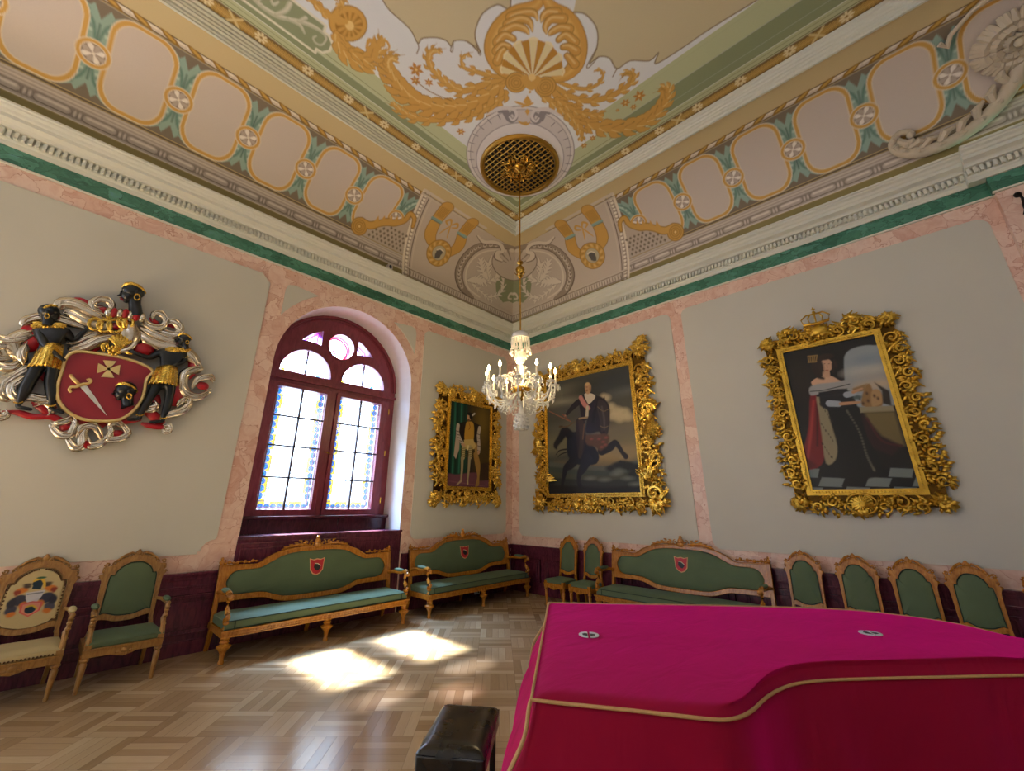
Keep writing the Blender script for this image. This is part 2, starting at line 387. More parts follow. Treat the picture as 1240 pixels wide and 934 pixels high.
def panel(x0, x1, z0, z1, k, mp, parent, r=.13):
    # corners: lower-left, lower-right, upper-right, upper-left
    P = corner(x0, z0, -1, -1, k[0], r)[::-1]; P = P[::-1] if False else P
    pts = []
    pts += corner(x0, z0, -1, -1, k[0], r)[::-1]
    pts += corner(x1, z0, 1, -1, k[1], r)
    pts += corner(x1, z1, 1, 1, k[2], r)[::-1]
    pts += corner(x0, z1, -1, 1, k[3], r)
    m = MB(); m.prism(pts, -.001, .012, mp); return m.build('plaster_panel', M_WALL, parent, smooth=False)
panel(-9.4, -5.585, 1.085, 5.10, 'rncr', MPL, wall_left)
panel(-2.64, -.2, 1.10, 5.11, 'rrrr', MPL, wall_left)
panel(-4.015, -.235, 1.06, 5.10, 'rrrr', MPR, wall_right)
panel(-8.0, -4.22, 1.075, 5.10, 'rrrr', MPR, wall_right)
for s_ in (-1, 1):                       # spandrel panels above the arch
    xv = -5.35 if s_ < 0 else -2.845; pts = [(xv, 4.52), (xv, 4.96), (xv-s_*.03, 5.05), (xv-s_*.12, 5.08)]
    R_ = 1.44; a0 = math.asin(1.24/R_); a1 = math.asin(.74/R_)
    for i in range(10):
        a = a0+(a1-a0)*i/9; pts.append((AX+s_*R_*math.cos(a), AZ+R_*math.sin(a)))
    MB().prism(pts, -.001, .012, MPL).build('plaster_panel', M_WALL, wall_left, smooth=False)
# white bead, green frieze
def band(name, z0, z1, d, mat, side, u1=13, u0=None):
    u0 = d if u0 is None else u0; m = MB()
    (m.box2(-u1, -u0, -d, 0, z0, z1) if side == 'L' else m.box2(-d, 0, -u1, -u0, z0, z1)); return m
k_ = 1
for side in 'LR':
    o = band('b', 5.322, 5.345, .022, M_WHITE, side)
    if side == 'R': o.box2(-.125, -.09, -11, -8.1, 5.322, 5.345)
    tag(o.build('trim_%d' % k_, M_WHITE, smooth=False), **ST); k_ += 1
    o = band('b', 5.345, 5.56, .012, M_GREEN, side, u1=13 if side == 'L' else 11)
    if side == 'R': o.box2(-.112, 0, -11, -8.1, 5.345, 5.56)
    tag(o.build('trim_%d' % k_, M_GREEN, smooth=False), **ST); k_ += 1
# ---------------------------------------------------------------- cornice with dentils
CP = [(0, 5.547), (.03, 5.547), (.035, 5.598), (.05, 5.612), (.055, 5.63), (.055, 5.712), (.115, 5.725), (.12, 5.745), (.135, 5.765),
      (.20, 5.79), (.205, 5.83), (.225, 5.842), (.24, 5.868), (.272, 5.885), (.28, 5.905), (.30, 5.912), (.30, 5.935), (.285, 5.947), (.08, 5.95)]
def run_profile(prof, side, u1, u0=None, off=0.):
    v = []; f = []; n = len(prof)
    for d, z in prof:
        for u in ((d if u0 is None else u0), u1):
            dd = d+off if (u0 is None or d > 0) else d
            v.append((-u, -dd, z) if side == 'L' else (-dd, -u, z))
    for i in range(n-1): f.append((2*i, 2*i+1, 2*i+3, 2*i+2))
    m = MB().add(v, f)
    if u0 is not None: m.add([v[2*i] for i in range(n)], [tuple(range(n))])
    return m
for side in 'LR':
    m = run_profile(CP, side, 13 if side == 'L' else 8.0)
    if side == 'R': q = run_profile(CP, 'R', 11, 7.95, .11); m.add(q.v, q.f)
    o = m.build('trim_%d' % k_, M_WHITE, smooth=False, fixn=False); tag(o, **ST); k_ += 1
    q = MB(); u = .12
    while u < (12 if side == 'L' else 10.5):
        e = .11 if (side == 'R' and u > 7.95) else 0
        (q.box2(-u-.031, -u, -.1, -.05, 5.632, 5.71) if side == 'L' else q.box2(-.1-e, -.05-e, -u-.031, -u, 5.632, 5.71)); u += .056
    tag(q.build('dentil_row', M_WHITE, o, smooth=False), kind='stuff')
# ceiling moulding
MP = [(1.55, 7.2), (1.575, 7.18), (1.60, 7.18), (1.60, 7.205), (1.615, 7.215), (1.615, 7.25), (1.64, 7.262), (1.64, 7.285), (1.655, 7.30), (1.655, 7.33), (1.675, 7.345), (1.675, 7.375), (1.71, 7.385), (1.71, 7.401)]
for side in 'LR':
    tag(run_profile(MP, side, 13 if side == 'L' else 11).build('trim_%d' % k_, M_WHITE, smooth=False, fixn=False), **ST); k_ += 1

# ---------------------------------------------------------------- painted cove: u along the wall from the corner, s up the curve
D0, Z0, D1, Z1 = .1, 5.95, 1.59, 7.2
_t = np.linspace(0, PI/2, 400); _d = D0+(D1-D0)*(1-np.cos(_t)); _z = Z0+(Z1-Z0)*np.sin(_t)
_s = np.r_[0, np.cumsum(np.hypot(np.diff(_d), np.diff(_z)))]; SL = _s[-1]
def cove_pt(u, s, side, off=0.):
    d = np.interp(s, _s, _d); z = np.interp(s, _s, _z); t = np.interp(s, _s, _t)
    nd, nz = np.cos(t)*(Z1-Z0), -np.sin(t)*(D1-D0); L = np.hypot(nd, nz); d = d+off*nd/L; z = z+off*nz/L
    return (-u, -d, z) if side == 'L' else (-d, -u, z)
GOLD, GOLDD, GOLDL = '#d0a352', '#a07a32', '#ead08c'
def paint_cove(pt):
    X, Y = pt.X, pt.Y
    def hb(s0, s1, col, a=1.): pt.put((slice(None), slice(None)), a*np.clip((Y-s0)/.006, 0, 1)*np.clip((s1-Y)/.006, 0, 1), col)
    hb(.0, .205, '#8f8352'); hb(.205, .49, '#bdb3a8'); hb(.49, .53, '#6a5b45'); hb(.53, 1.70, '#7d7160'); hb(1.70, 1.80, '#675741'); hb(1.80, 3, '#cdbb8d')
    for s0, w_, c in ((.215, .012, '#e0d8cc'), (.232, .007, '#6f6256'), (.365, .008, '#6f6256'), (.385, .016, '#d8cfc3'), (.405, .007, '#7a6d61'), (.43, .018, '#d3c9bd'), (.452, .007, '#7a6d61'), (.472, .014, '#d8cfc3'), (1.685, .012, '#ddd5c4')):
        hb(s0-w_/2, s0+w_/2, c)
    hb(.238, .36, '#958a80')
    P = .8425; U0 = 8.085
    u = .49
    for k in range(30):                  # bead and reel
        c = .28+k*.421
        if c > 12.9: break
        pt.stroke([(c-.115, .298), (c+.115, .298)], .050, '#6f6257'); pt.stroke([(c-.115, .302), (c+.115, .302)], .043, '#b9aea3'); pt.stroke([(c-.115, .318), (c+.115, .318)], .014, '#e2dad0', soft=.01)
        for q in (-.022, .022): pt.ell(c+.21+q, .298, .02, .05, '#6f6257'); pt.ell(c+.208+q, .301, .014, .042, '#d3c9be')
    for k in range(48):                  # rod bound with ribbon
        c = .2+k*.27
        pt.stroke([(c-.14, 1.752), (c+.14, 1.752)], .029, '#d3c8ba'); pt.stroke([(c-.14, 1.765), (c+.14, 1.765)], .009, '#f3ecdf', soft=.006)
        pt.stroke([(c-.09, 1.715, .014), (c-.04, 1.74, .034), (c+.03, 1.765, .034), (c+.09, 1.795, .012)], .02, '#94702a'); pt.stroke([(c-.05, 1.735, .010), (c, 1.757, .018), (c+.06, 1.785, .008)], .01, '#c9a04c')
    for k in range(-7, 7):               # grounds of teal leaf between the ovals
        c = U0+k*P
        if c < 3.3: continue
        for sg in (1, -1):
            b = 1.07; e = 1.66 if sg > 0 else .56
            pts = [(c-.13, b), (c-.15, b+(e-b)*.35), (c-.19, b+(e-b)*.6), (c-.27, b+(e-b)*.8), (c-.40, b+(e-b)*.95), (c-.30, e), (c-.22, b+(e-b)*.90), (c-.19, e-sg*.01), (c-.11, b+(e-b)*.86), (c-.07, b+(e-b)*.96), (c, b+(e-b)*.70),
                   (c+.07, b+(e-b)*.96), (c+.11, b+(e-b)*.86), (c+.19, e-sg*.01), (c+.22, b+(e-b)*.90), (c+.30, e), (c+.40, b+(e-b)*.95), (c+.27, b+(e-b)*.8), (c+.19, b+(e-b)*.6), (c+.15, b+(e-b)*.35), (c+.13, b)]
            pt.poly(pts, '#93b0a4')
            for h in (-1, 1):
                pt.stroke([(c+h*.02, b+(e-b)*.3, .012), (c+h*.06, b+(e-b)*.6, .014), (c+h*.17, b+(e-b)*.86, .003)], .01, '#64877a', soft=.012)
                pt.stroke([(c+h*.07, b+(e-b)*.42, .014), (c+h*.13, b+(e-b)*.68, .018), (c+h*.28, b+(e-b)*.92, .004)], .01, '#bdd5c9', soft=.01); pt.stroke([(c+h*.10, b+(e-b)*.3, .010), (c+h*.19, b+(e-b)*.70, .012), (c+h*.34, b+(e-b)*.95, .003)], .01, '#6b8b7f', soft=.008)
                for q in (.5, .64, .78): pt.ell(c+h*(.06+.16*(q-.4)), b+(e-b)*q, .018, .026, '#5d7c70', a=.7, soft=.01)
            pt.stroke([(c, b+(e-b)*.28), (c, b+(e-b)*.6)], .008, '#4f6b60', soft=.01)
    def oval(c, hw=.335, s0=.565, s1=1.655, r=.24):
        q = []
        for (ox, oy, a0) in ((c+hw-r, s0+r*1.25, -PI/2), (c+hw-r, s1-r*1.25, 0), (c-hw+r, s1-r*1.25, PI/2), (c-hw+r, s0+r*1.25, PI)):
            for i in range(9): a = a0+PI/2*i/8; q.append((ox+r*math.cos(a), oy+r*1.25*math.sin(a)))
        return q
    for k in range(-7, 7):
        c = U0+(k+.5)*P
        if c < 3.9: continue
        pt.poly(oval(c, .338, .535, 1.688, .225), '#e3d8c0'); pt.poly(oval(c, .326, .547, 1.676, .218), GOLD)
        pt.poly(oval(c, .286, .592, 1.631, .192), '#e3d8c0'); pt.poly(oval(c, .276, .602, 1.621, .186), '#d0c5bb')
    for k in range(-7, 7):
        c = U0+k*P
        if c < 3.5: continue
        pt.ell(c, 1.07, .165, .165, '#e3d8c0'); pt.ell(c, 1.07, .154, .154, GOLD); pt.ell(c, 1.07, .117, .118, '#efe6d4'); pt.ell(c, 1.07, .108, .109, '#8a7767')
        for i in range(8):
            a = PI/4*i+.3; pt.stroke([(c+.02*math.cos(a), 1.07+.02*math.sin(a), .006), (c+.078*math.cos(a), 1.07+.078*math.sin(a), .029)], .01, '#f1ebe2' if i % 2 else '#b9aca0', smooth=0)
        pt.ell(c, 1.07, .016, .016, '#efe8da')
    # ---- the corner: everything nearer than the framed pendant panel
    edge = lambda s: 3.30+.24*s
    pt.put((slice(None), slice(None)), np.clip((edge(Y)+.01-X)/.01, 0, 1)*np.clip((Y-.13)/.01, 0, 1)*np.clip((1.80-Y)/.01, 0, 1), '#cabeb0')
    for a, b, c in ((.0, .022, '#e6ddcb'), (-.07, .035, '#8d7f70'), (-.075, .022, '#d3c9ba'), (-.15, .01, '#6f6256'), (-.2, .008, '#d8cebd')):
        pt.stroke([(edge(.14)+a, .14), (edge(1.86)+a, 1.86)], b, c, smooth=0)
    for i in range(22): s0 = .2+i*.074; pt.ell(edge(s0)-.072, s0, .03, .022, '#efe7d8'); pt.ell(edge(s0)-.066, s0+.03, .016, .008, '#776a5c')
    for a, b, c in ((1.86, .03, '#d3c9ba'), (1.80, .012, '#8d7f70'), (1.77, .02, '#cfc5b5')):
        pt.stroke([(2.2, a), (edge(1.8), a)], b, c, smooth=0)
    for i in range(50):
        u = .12+i*.063
        if u > 3.2: break
        pt.ell(u, .215, .022, .05, '#d6ccbd'); pt.ell(u+.03, .215, .008, .045, '#776a5c')
    for s0, w_, c in ((.15, .01, '#857868'), (.29, .01, '#8d7f70'), (.315, .014, '#cfc5b5')): pt.stroke([(.1, s0), (3.33, s0)], w_, c, smooth=0)
    # lattice and gold scroll outside the panel
    pt.poly([(3.44, .5), (3.62, 1.22), (3.95, .92), (4.2, .78), (4.32, .5)], '#bdb0a1')
    for i in range(10):
        for j in range(5):
            u = 3.52+i*.085+(j % 2)*.042; s0 = .56+j*.075
            if s0 < 1.1-(u-3.5)*.62 and u < 4.22: pt.poly([(u-.028, s0), (u, s0-.032), (u+.028, s0), (u, s0+.032)], '#7b6f60')
    for col, dw in ((GOLDD, .018), (GOLD, 0)):
        pt.stroke([(3.50, 1.08, .02+dw), (3.56, 1.24, .03+dw), (3.68, 1.28, .034+dw), (3.70, 1.12, .04+dw), (3.84, .98, .05+dw), (3.98, .93, .06+dw), (4.10, .84, .05+dw), (4.26, .72, .06+dw), (4.42, .74, .04+dw)], .03, col)
        pt.ell(4.42, .62, .135+dw, .15+dw, col)
    for r_ in (.105, .07, .035): pt.ell(4.42, .62, r_, r_*1.1, GOLDD, ring=.014, soft=.006)
    pt.ell(4.42, .62, .018, .02, GOLDL)
    for q in ((3.74, 1.06), (3.84, 1.01), (3.94, .97), (4.06, .9), (4.16, .84)): pt.poly([(q[0]-.05, q[1]), (q[0]+.02, q[1]+.12), (q[0]+.05, q[1]-.02)], GOLD)
    # pendant: two straps, bow and wreath with a small head in profile
    for (a, b, c, d) in (((3.17, 1.80), (3.16, 1.45), (3.10, 1.12), (2.93, .95)), ((2.52, 1.80), (2.50, 1.45), (2.40, 1.18), (2.50, .95))):
        for col, dw in ((GOLDD, .014), (GOLD, 0)):
            pt.stroke([(*a, .12+dw), (*b, .105+dw)], .1, col, smooth=0); pt.stroke([(*b, .10+dw), (*c, .115+dw), (*d, .07+dw)], .1, col)
        for i in range(6): pt.stroke([(a[0]-.08+i*.032, 1.76), (b[0]-.07+i*.028, 1.52)], .005, GOLDD, soft=.004, smooth=0)
        pt.stroke([(b[0]-.1, b[1]-.01), (b[0]+.1, b[1]-.01)], .032, '#8fb0a8', smooth=0); pt.stroke([(b[0]-.1, b[1]-.045), (b[0]+.1, b[1]-.045)], .008, '#5f7f78', smooth=0)
    for h in (-1, 1):
        pt.stroke([(2.84, 1.50, .012), (2.84+h*.08, 1.60, .025), (2.84+h*.14, 1.52, .022), (2.84+h*.05, 1.46, .012)], .02, GOLD); pt.stroke([(2.84, 1.48, .012), (2.84+h*.05, 1.35, .016), (2.84+h*.10, 1.22, .008)], .02, GOLD)
    pt.ell(2.72, .86, .285, .29, GOLDD); pt.ell(2.72, .86, .268, .272, GOLD)
    for i in range(22): a = 2*PI*i/22; pt.ell(2.72+.215*math.cos(a), .86+.22*math.sin(a), .042, .02, GOLDD if i % 2 else GOLDL, a=.55, ang=a+.6, soft=.01)
    pt.ell(2.72, .86, .16, .165, GOLDD); pt.ell(2.72, .86, .15, .155, '#bdb596')
    pt.ell(2.72, .885, .075, .07, '#5d5a55'); pt.poly([(2.66, .87), (2.655, .78), (2.70, .74), (2.76, .72), (2.79, .80), (2.78, .88)], '#5d5a55'); pt.stroke([(2.645, .93), (2.73, .945), (2.79, .90)], .013, '#e8e0cf')
    # ochre corner ground and the large cartouche
    pt.stroke([(1.2, 1.82, .07), (1.65, 1.66, .08), (1.98, 1.40, .1), (2.10, 1.02, .11), (2.06, .66, .11), (1.84, .40, .09), (1.5, .30, .04)], .1, '#6b5d50')
    pt.stroke([(1.2, 1.83, .06), (1.65, 1.67, .065), (1.98, 1.41, .085), (2.10, 1.03, .09), (2.06, .67, .09), (1.84, .41, .07), (1.5, .31, .03)], .1, '#9a8b7b')
    path = cat([(1.6, 1.69), (1.97, 1.41), (2.10, 1.03), (2.06, .67), (1.86, .42)], 8)
    for q in path[::2]: pt.ell(q[0], q[1], .04, .045, '#cfc4b4'); pt.ell(q[0]+.01, q[1]+.01, .022, .024, '#7f7163')
    path = cat([(1.45, 1.62), (1.78, 1.37), (1.93, 1.03), (1.88, .70), (1.68, .46), (1.3, .38)], 6)
    pt.poly([(.1, .34), (.4, .34)]+[tuple(q) for q in path[::-1]]+[(1.3, 1.62), (.9, 1.5), (.1, 1.3)], '#c6baac')
    pt.stroke([tuple(q)+(.018,) for q in path], .018, '#ded5c6', smooth=0)
    pt.poly([(.1, .5), (.55, .5), (.85, .62), (1.02, .85), (.98, 1.1), (.8, 1.3), (1.1, 1.5), (.1, 1.5)], '#8a9270')
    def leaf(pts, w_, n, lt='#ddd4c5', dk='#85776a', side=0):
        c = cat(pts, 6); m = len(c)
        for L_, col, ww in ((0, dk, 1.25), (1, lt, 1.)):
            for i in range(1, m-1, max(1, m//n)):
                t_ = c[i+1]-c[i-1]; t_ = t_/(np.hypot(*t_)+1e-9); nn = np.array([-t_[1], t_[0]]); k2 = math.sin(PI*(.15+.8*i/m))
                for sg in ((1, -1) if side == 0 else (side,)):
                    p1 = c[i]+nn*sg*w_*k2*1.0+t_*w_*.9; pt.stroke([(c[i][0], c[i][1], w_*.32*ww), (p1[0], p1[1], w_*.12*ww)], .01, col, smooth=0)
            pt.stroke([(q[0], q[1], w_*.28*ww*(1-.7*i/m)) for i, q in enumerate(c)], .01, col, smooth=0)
    leaf([(1.75, .62), (1.55, .72), (1.3, .78), (1.05, .95)], .12, 7); leaf([(1.25, .82), (1.4, 1.0), (1.5, 1.2), (1.42, 1.36)], .13, 6); leaf([(1.3, .85), (1.55, .98), (1.72, 1.15)], .11, 6)
    leaf([(1.1, .95), (1.1, 1.15), (1.22, 1.34)], .1, 5); leaf([(1.6, .58), (1.35, .52), (1.1, .46), (.9, .42)], .08, 6, side=0)
    leaf([(1.05, .48), (.82, .60), (.74, .80), (.86, .95)], .09, 5); leaf([(.86, .98), (.98, 1.15), (1.05, 1.3)], .07, 4)
    pt.stroke([(.25, .72, .02), (.34, .80, .03), (.46, .78, .03), (.46, .66, .02), (.36, .68, .015)], .02, '#d8cebf'); pt.poly([(.1, .60), (.4, .60), (.55, .52), (.62, .40), (.1, .36)], '#cbbfb0')
    # shell at the top of the corner, upper scroll
    pt.ell(.92, 1.44, .62, .40, '#7d6f62'); pt.ell(.92, 1.44, .60, .38, '#c8bcae')
    for i in range(9): a = -.1+i*.42; pt.stroke([(.92+.2*math.cos(a), 1.42+.14*math.sin(a), .008), (.92+.58*math.cos(a), 1.44+.36*math.sin(a), .02)], .01, '#93867a', smooth=0)
    for i in range(9): a = .1+i*.42; pt.ell(.92+.58*math.cos(a), 1.44+.37*math.sin(a), .075, .05, '#ddd4c6', soft=.01)
    pt.stroke([(1.25, 1.38, .03), (1.42, 1.40, .07), (1.50, 1.50, .07), (1.42, 1.58, .05), (1.6, 1.70, .05), (1.8, 1.66, .06), (1.98, 1.55, .05), (2.2, 1.60, .02)], .05, '#7d6f62')
    pt.stroke([(1.25, 1.39, .02), (1.42, 1.41, .055), (1.50, 1.51, .055), (1.42, 1.59, .04), (1.6, 1.71, .04), (1.8, 1.67, .048), (1.98, 1.56, .04), (2.2, 1.61, .015)], .05, '#ded5c6')
us = np.r_[np.arange(0, 9.7, .0125), 10.2, 11., 12., 13.]; ss = np.linspace(0, SL, 172)
X0, Y_ = np.meshgrid(us, ss); dd_ = np.interp(Y_, _s, _d)
X_ = np.where(X0 < 2.4, dd_+(2.4-dd_)*X0/2.4, X0)
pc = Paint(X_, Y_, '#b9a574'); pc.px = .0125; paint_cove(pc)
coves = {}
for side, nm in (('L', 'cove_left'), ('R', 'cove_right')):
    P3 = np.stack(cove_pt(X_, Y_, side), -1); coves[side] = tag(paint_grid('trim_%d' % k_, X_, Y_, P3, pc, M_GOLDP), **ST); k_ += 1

# ---------------------------------------------------------------- painted ceiling
CZ = 7.4
g1 = np.r_[np.arange(1.68, 8.3, .0125), 8.8, 10, 11.5, 13.]
XX, YY = np.meshgrid(-g1, -g1); YY = np.maximum(YY, -11.0) if False else YY
ce = Paint(XX, YY, '#e8edf0'); ce.px = .0125
def paint_ceiling(pt):
    D = np.minimum(-pt.X, -pt.Y); al = (slice(None), slice(None)); right = (-pt.X < -pt.Y)
    U = np.maximum(-pt.X, -pt.Y); far = np.clip((U-4.35)/.01, 0, 1)*right
    def db(a, b, col, m=1.): pt.put(al, m*np.clip((D-a)/.006, 0, 1)*np.clip((b-D)/.006, 0, 1), col)
    E_ = lambda x, y: Zp(380+x/2.583, y/2.583, CZ); D3 = lambda x, y: Zp(380+x/6.672, 20+y/6.672, CZ); D4 = lambda x, y: Zp(540+x/5.636, y/5.636, CZ)
    D5 = lambda x, y: Zp(690+x/6.671, 60+y/6.671, CZ); D6 = lambda x, y: Zp(280+x/6.889, y/6.889, CZ)
    # olive field with its looping outline
    left = [(-40, -60), (100, -160), (215, 0), (240, 35), (300, 90), (325, 135), (340, 120), (385, 118), (415, 128), (430, 145), (440, 128), (480, 130), (520, 165), (505, 120), (508, 85), (530, 40), (575, 14), (615, 20), (612, -140), (612, -160)]
    rightp = [(822, -160), (820, 0), (812, 38), (850, 45), (885, 90), (885, 150), (862, 200), (890, 178), (925, 182), (948, 215), (990, 190), (1050, 190), (1078, 165), (1070, 200), (1160, 145), (1240, 90), (1420, -20), (1420, -160)]
    for P in (left, rightp):
        Q = [E_(*q) for q in P]; Q = [tuple(q) for q in cat(Q[2:-1], 4)]; Q = [E_(*P[0]), E_(*P[1])]+Q+[E_(*P[-1])]; pt.poly(Q, '#ccc29f'); pt.stroke([q+(.008,) for q in Q[2:-1]], .008, '#7d6a50', smooth=0)
    for P in ([(325, 135), (328, 150), (322, 168)], [(430, 145), (428, 160), (434, 160), (436, 135)], [(505, 120), (515, 165), (522, 172), (518, 155), (480, 130)], [(885, 150), (855, 205), (862, 210), (890, 178)], [(948, 215), (935, 240)]): pt.stroke([E_(*q)+(.007,) for q in P], .007, '#7d6a50')
    # bands along the walls
    db(1.5, 1.885, '#7b6436'); db(1.885, 2.02, '#bcc39b'); db(1.90, 1.912, '#6b6a48'); db(1.962, 1.972, '#8d9a72')
    m2 = far; m1 = 1-far
    db(2.02, 2.15, '#8d9975'); db(2.15, 2.425, '#bfc8a0', m1); db(2.15, 2.39, '#8d9975', m2); db(2.39, 2.74, '#bfc8a0', m2)
    db(2.20, 2.21, '#7f8a63', m1); db(2.36, 2.368, '#7f8a63', m1); db(2.39, 2.4, '#6f7856', m2); db(2.66, 2.668, '#7f8a63', m2)
    db(2.02, 2.03, '#6f7856'); db(2.14, 2.15, '#c9cfae', m1)
    for side in (0, 1):                  # twisted gold rope with small flowers
        for k in range(170):
            u = 1.8+k*.04
            if u > 8.3: break
            for (a, b, c, wd) in ((1.735, 1.79, '#bd9648', .008), (1.785, 1.84, '#c7a050', .007), (1.76, 1.815, '#d9bb70', .003)):
                p, q = (u-.03, a), (u+.05, b); pts = [(-p[0], -p[1]), (-q[0], -q[1])] if side == 0 else [(-p[1], -p[0]), (-q[1], -q[0])]
                pt.stroke([z+(wd,) for z in pts], wd, c, smooth=0)
        for k in range(12):
            u = 1.93+k*.595; c = (-u, -1.8) if side == 0 else (-1.8, -u)
            if k % 3 == 2:
                for h in (-1, 1):
                    p, q = (u+.30-.07, -h*.075), (u+.30+.07, h*.075); pts = [(-p[0], -1.785+p[1]), (-q[0], -1.785+q[1])] if side == 0 else [(-1.785+p[1], -p[0]), (-1.785+q[1], -q[0])]; pt.stroke([z+(.014,) for z in pts], .014, '#d9c68e', smooth=0)
            for i in range(8): a = PI/4*i; pt.stroke([c+(.01,), (c[0]+.06*math.cos(a), c[1]+.06*math.sin(a), .016)], .01, '#e9dcb0', smooth=0)
            pt.ell(c[0], c[1], .018, .018, '#9c7a36')
    # grey-green cartouche with pale scroll, upper left
    P = [D6(*q) for q in ((-560, -480), (100, 0), (700, 440), (712, 408), (760, 440), (820, 425), (847, 370), (815, 300), (772, 265), (790, 215), (510, 0), (-100, -470))]
    pt.poly(P, '#8f9a78'); pt.stroke([q+(.016,) for q in P], .016, '#e6e4d2', smooth=0)
    def S_(mp, pts, w_, col, **k): pt.stroke([tuple(mp(q[0], q[1]))+((q[2]*w_ if len(q) > 2 else w_),) for q in pts], w_, col, **k)
    for P in ([(130, -60, .5), (250, 50, 1), (370, 125, 1.3), (480, 160, 1), (590, 185, 1), (690, 225, 1), (760, 275, .6), (790, 330, .4), (750, 378, .35), (700, 360, .3), (680, 320, .3), (705, 305, .3)], [(480, 160, 1), (570, 210, .8), (610, 285, .2)], [(370, 120, .6), (450, 90, 1), (490, 30, 1)], [(560, 180, .6), (620, 150, .9)], [(250, 40, .6), (220, 30, .6), (240, -20, .6)], [(330, 0, .4), (350, 40, .6), (390, 20, .4)]):
        S_(D6, P, .028, '#b9bca3'); S_(D6, [(q[0]+6, q[1]-6, q[2]*.4) for q in P], .028, '#d7d5c4', soft=.01)
    # acanthus work
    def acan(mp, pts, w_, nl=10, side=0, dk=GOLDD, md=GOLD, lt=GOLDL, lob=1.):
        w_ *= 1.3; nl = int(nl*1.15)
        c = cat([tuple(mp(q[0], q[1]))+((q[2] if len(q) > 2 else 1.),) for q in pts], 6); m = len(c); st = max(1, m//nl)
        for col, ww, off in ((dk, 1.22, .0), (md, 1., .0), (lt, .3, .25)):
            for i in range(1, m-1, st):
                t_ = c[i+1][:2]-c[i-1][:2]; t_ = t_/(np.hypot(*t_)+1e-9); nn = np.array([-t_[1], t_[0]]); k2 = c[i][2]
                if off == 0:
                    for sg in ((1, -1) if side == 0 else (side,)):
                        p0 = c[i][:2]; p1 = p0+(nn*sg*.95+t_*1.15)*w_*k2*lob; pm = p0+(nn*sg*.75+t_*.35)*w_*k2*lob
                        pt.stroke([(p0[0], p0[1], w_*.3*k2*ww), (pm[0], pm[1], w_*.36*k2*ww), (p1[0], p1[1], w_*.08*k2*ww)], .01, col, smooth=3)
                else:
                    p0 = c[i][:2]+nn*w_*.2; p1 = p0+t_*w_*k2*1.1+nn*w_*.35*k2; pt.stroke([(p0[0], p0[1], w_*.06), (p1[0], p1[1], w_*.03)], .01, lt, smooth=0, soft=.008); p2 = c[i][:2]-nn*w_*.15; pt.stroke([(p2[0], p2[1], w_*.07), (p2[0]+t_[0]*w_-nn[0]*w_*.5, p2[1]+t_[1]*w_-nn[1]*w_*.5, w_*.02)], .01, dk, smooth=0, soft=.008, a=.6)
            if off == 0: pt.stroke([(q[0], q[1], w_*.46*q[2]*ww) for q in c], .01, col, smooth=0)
    A_ = acan
    A_(E_, [(600, 290, .8), (560, 330, 1), (500, 355, 1), (420, 372, 1), (330, 372, .9), (275, 350, .7), (243, 322, .3)], .085, 9, dk=GOLDD)
    A_(E_, [(610, 240, .6), (560, 290, 1), (490, 330, 1.1), (420, 340, 1.2), (340, 330, 1.25), (280, 290, 1.2), (238, 235, .9), (225, 200, .6), (235, 178, .5), (258, 182, .4)], .10, 13)
    A_(E_, [(600, 245, .6), (540, 262, 1), (470, 285, 1), (430, 272, .9), (395, 245, .8), (362, 205, .7), (358, 170, .6), (375, 155, .5), (400, 162, .3)], .07, 9)
    A_(E_, [(615, 238, .6), (560, 238, .9), (510, 225, .9), (470, 212, .6), (462, 185, .5), (478, 170, .4), (493, 178, .3)], .055, 6)
    A_(E_, [(735, 270, .6), (790, 330, 1), (850, 380, 1.1), (920, 402, 1.2), (1000, 395, 1.2), (1060, 365, 1), (1100, 315, .8), (1105, 280, .6), (1088, 275, .4)], .095, 12)
    A_(E_, [(735, 255, .6), (800, 300, .9), (860, 315, 1), (930, 300, 1), (985, 265, .8), (1002, 238, .6), (985, 225, .5), (965, 235, .3)], .07, 9)
    A_(E_, [(735, 243, .6), (800, 270, .9), (850, 278, .9), (890, 262, .7), (905, 235, .5), (895, 218, .4), (878, 222, .3)], .05, 6)
    A_(E_, [(715, 300, .6), (765, 330, 1), (810, 365, 1), (835, 400, .8), (838, 440, .4)], .08, 7)
    A_(E_, [(760, 310, .8), (830, 350, .8), (900, 360, .8)], .07, 5)
    A_(E_, [(-60, -50, .6), (0, 5, .8), (50, 52, .8), (95, 68, .5)], .07, 5, lob=.6)
    pt.ell(*E_(107, 75), .20, .26, GOLDD, ang=.3); pt.ell(*E_(107, 75), .185, .245, GOLD, ang=.3); pt.ell(*E_(110, 78), .13, .19, '#a17527', ang=.3)
    cx_, cy2 = E_(112, 80)
    for i in range(12): a = PI/6*i; pt.stroke([(cx_+.05*math.cos(a), cy2+.05*math.sin(a), .012), (cx_+.13*math.cos(a), cy2+.17*math.sin(a), .02)], .01, GOLD, smooth=0, soft=.01)
    pt.ell(cx_, cy2, .05, .06, GOLDL); S_(E_, [(40, 45, .6), (75, 62, 1), (100, 68, .6)], .05, GOLD)
    A_(E_, [(72, 105, .6), (85, 140, 1), (115, 175, 1.2), (160, 195, 1), (190, 215, .3)], .09, 6); A_(E_, [(120, 160, .8), (165, 185, 1), (195, 165, .9), (203, 135, .6), (212, 115, .3)], .08, 6)
    S_(E_, [(195, 155, .6), (210, 130, .6), (228, 130, .5), (236, 148, .4), (228, 160, .3)], .035, GOLD); S_(E_, [(165, 150, .4), (175, 125, .6), (195, 150, .8), (190, 180, .8)], .04, GOLD); A_(E_, [(60, -20, .7), (90, 5, .7), (70, 25, .3)], .05, 3)
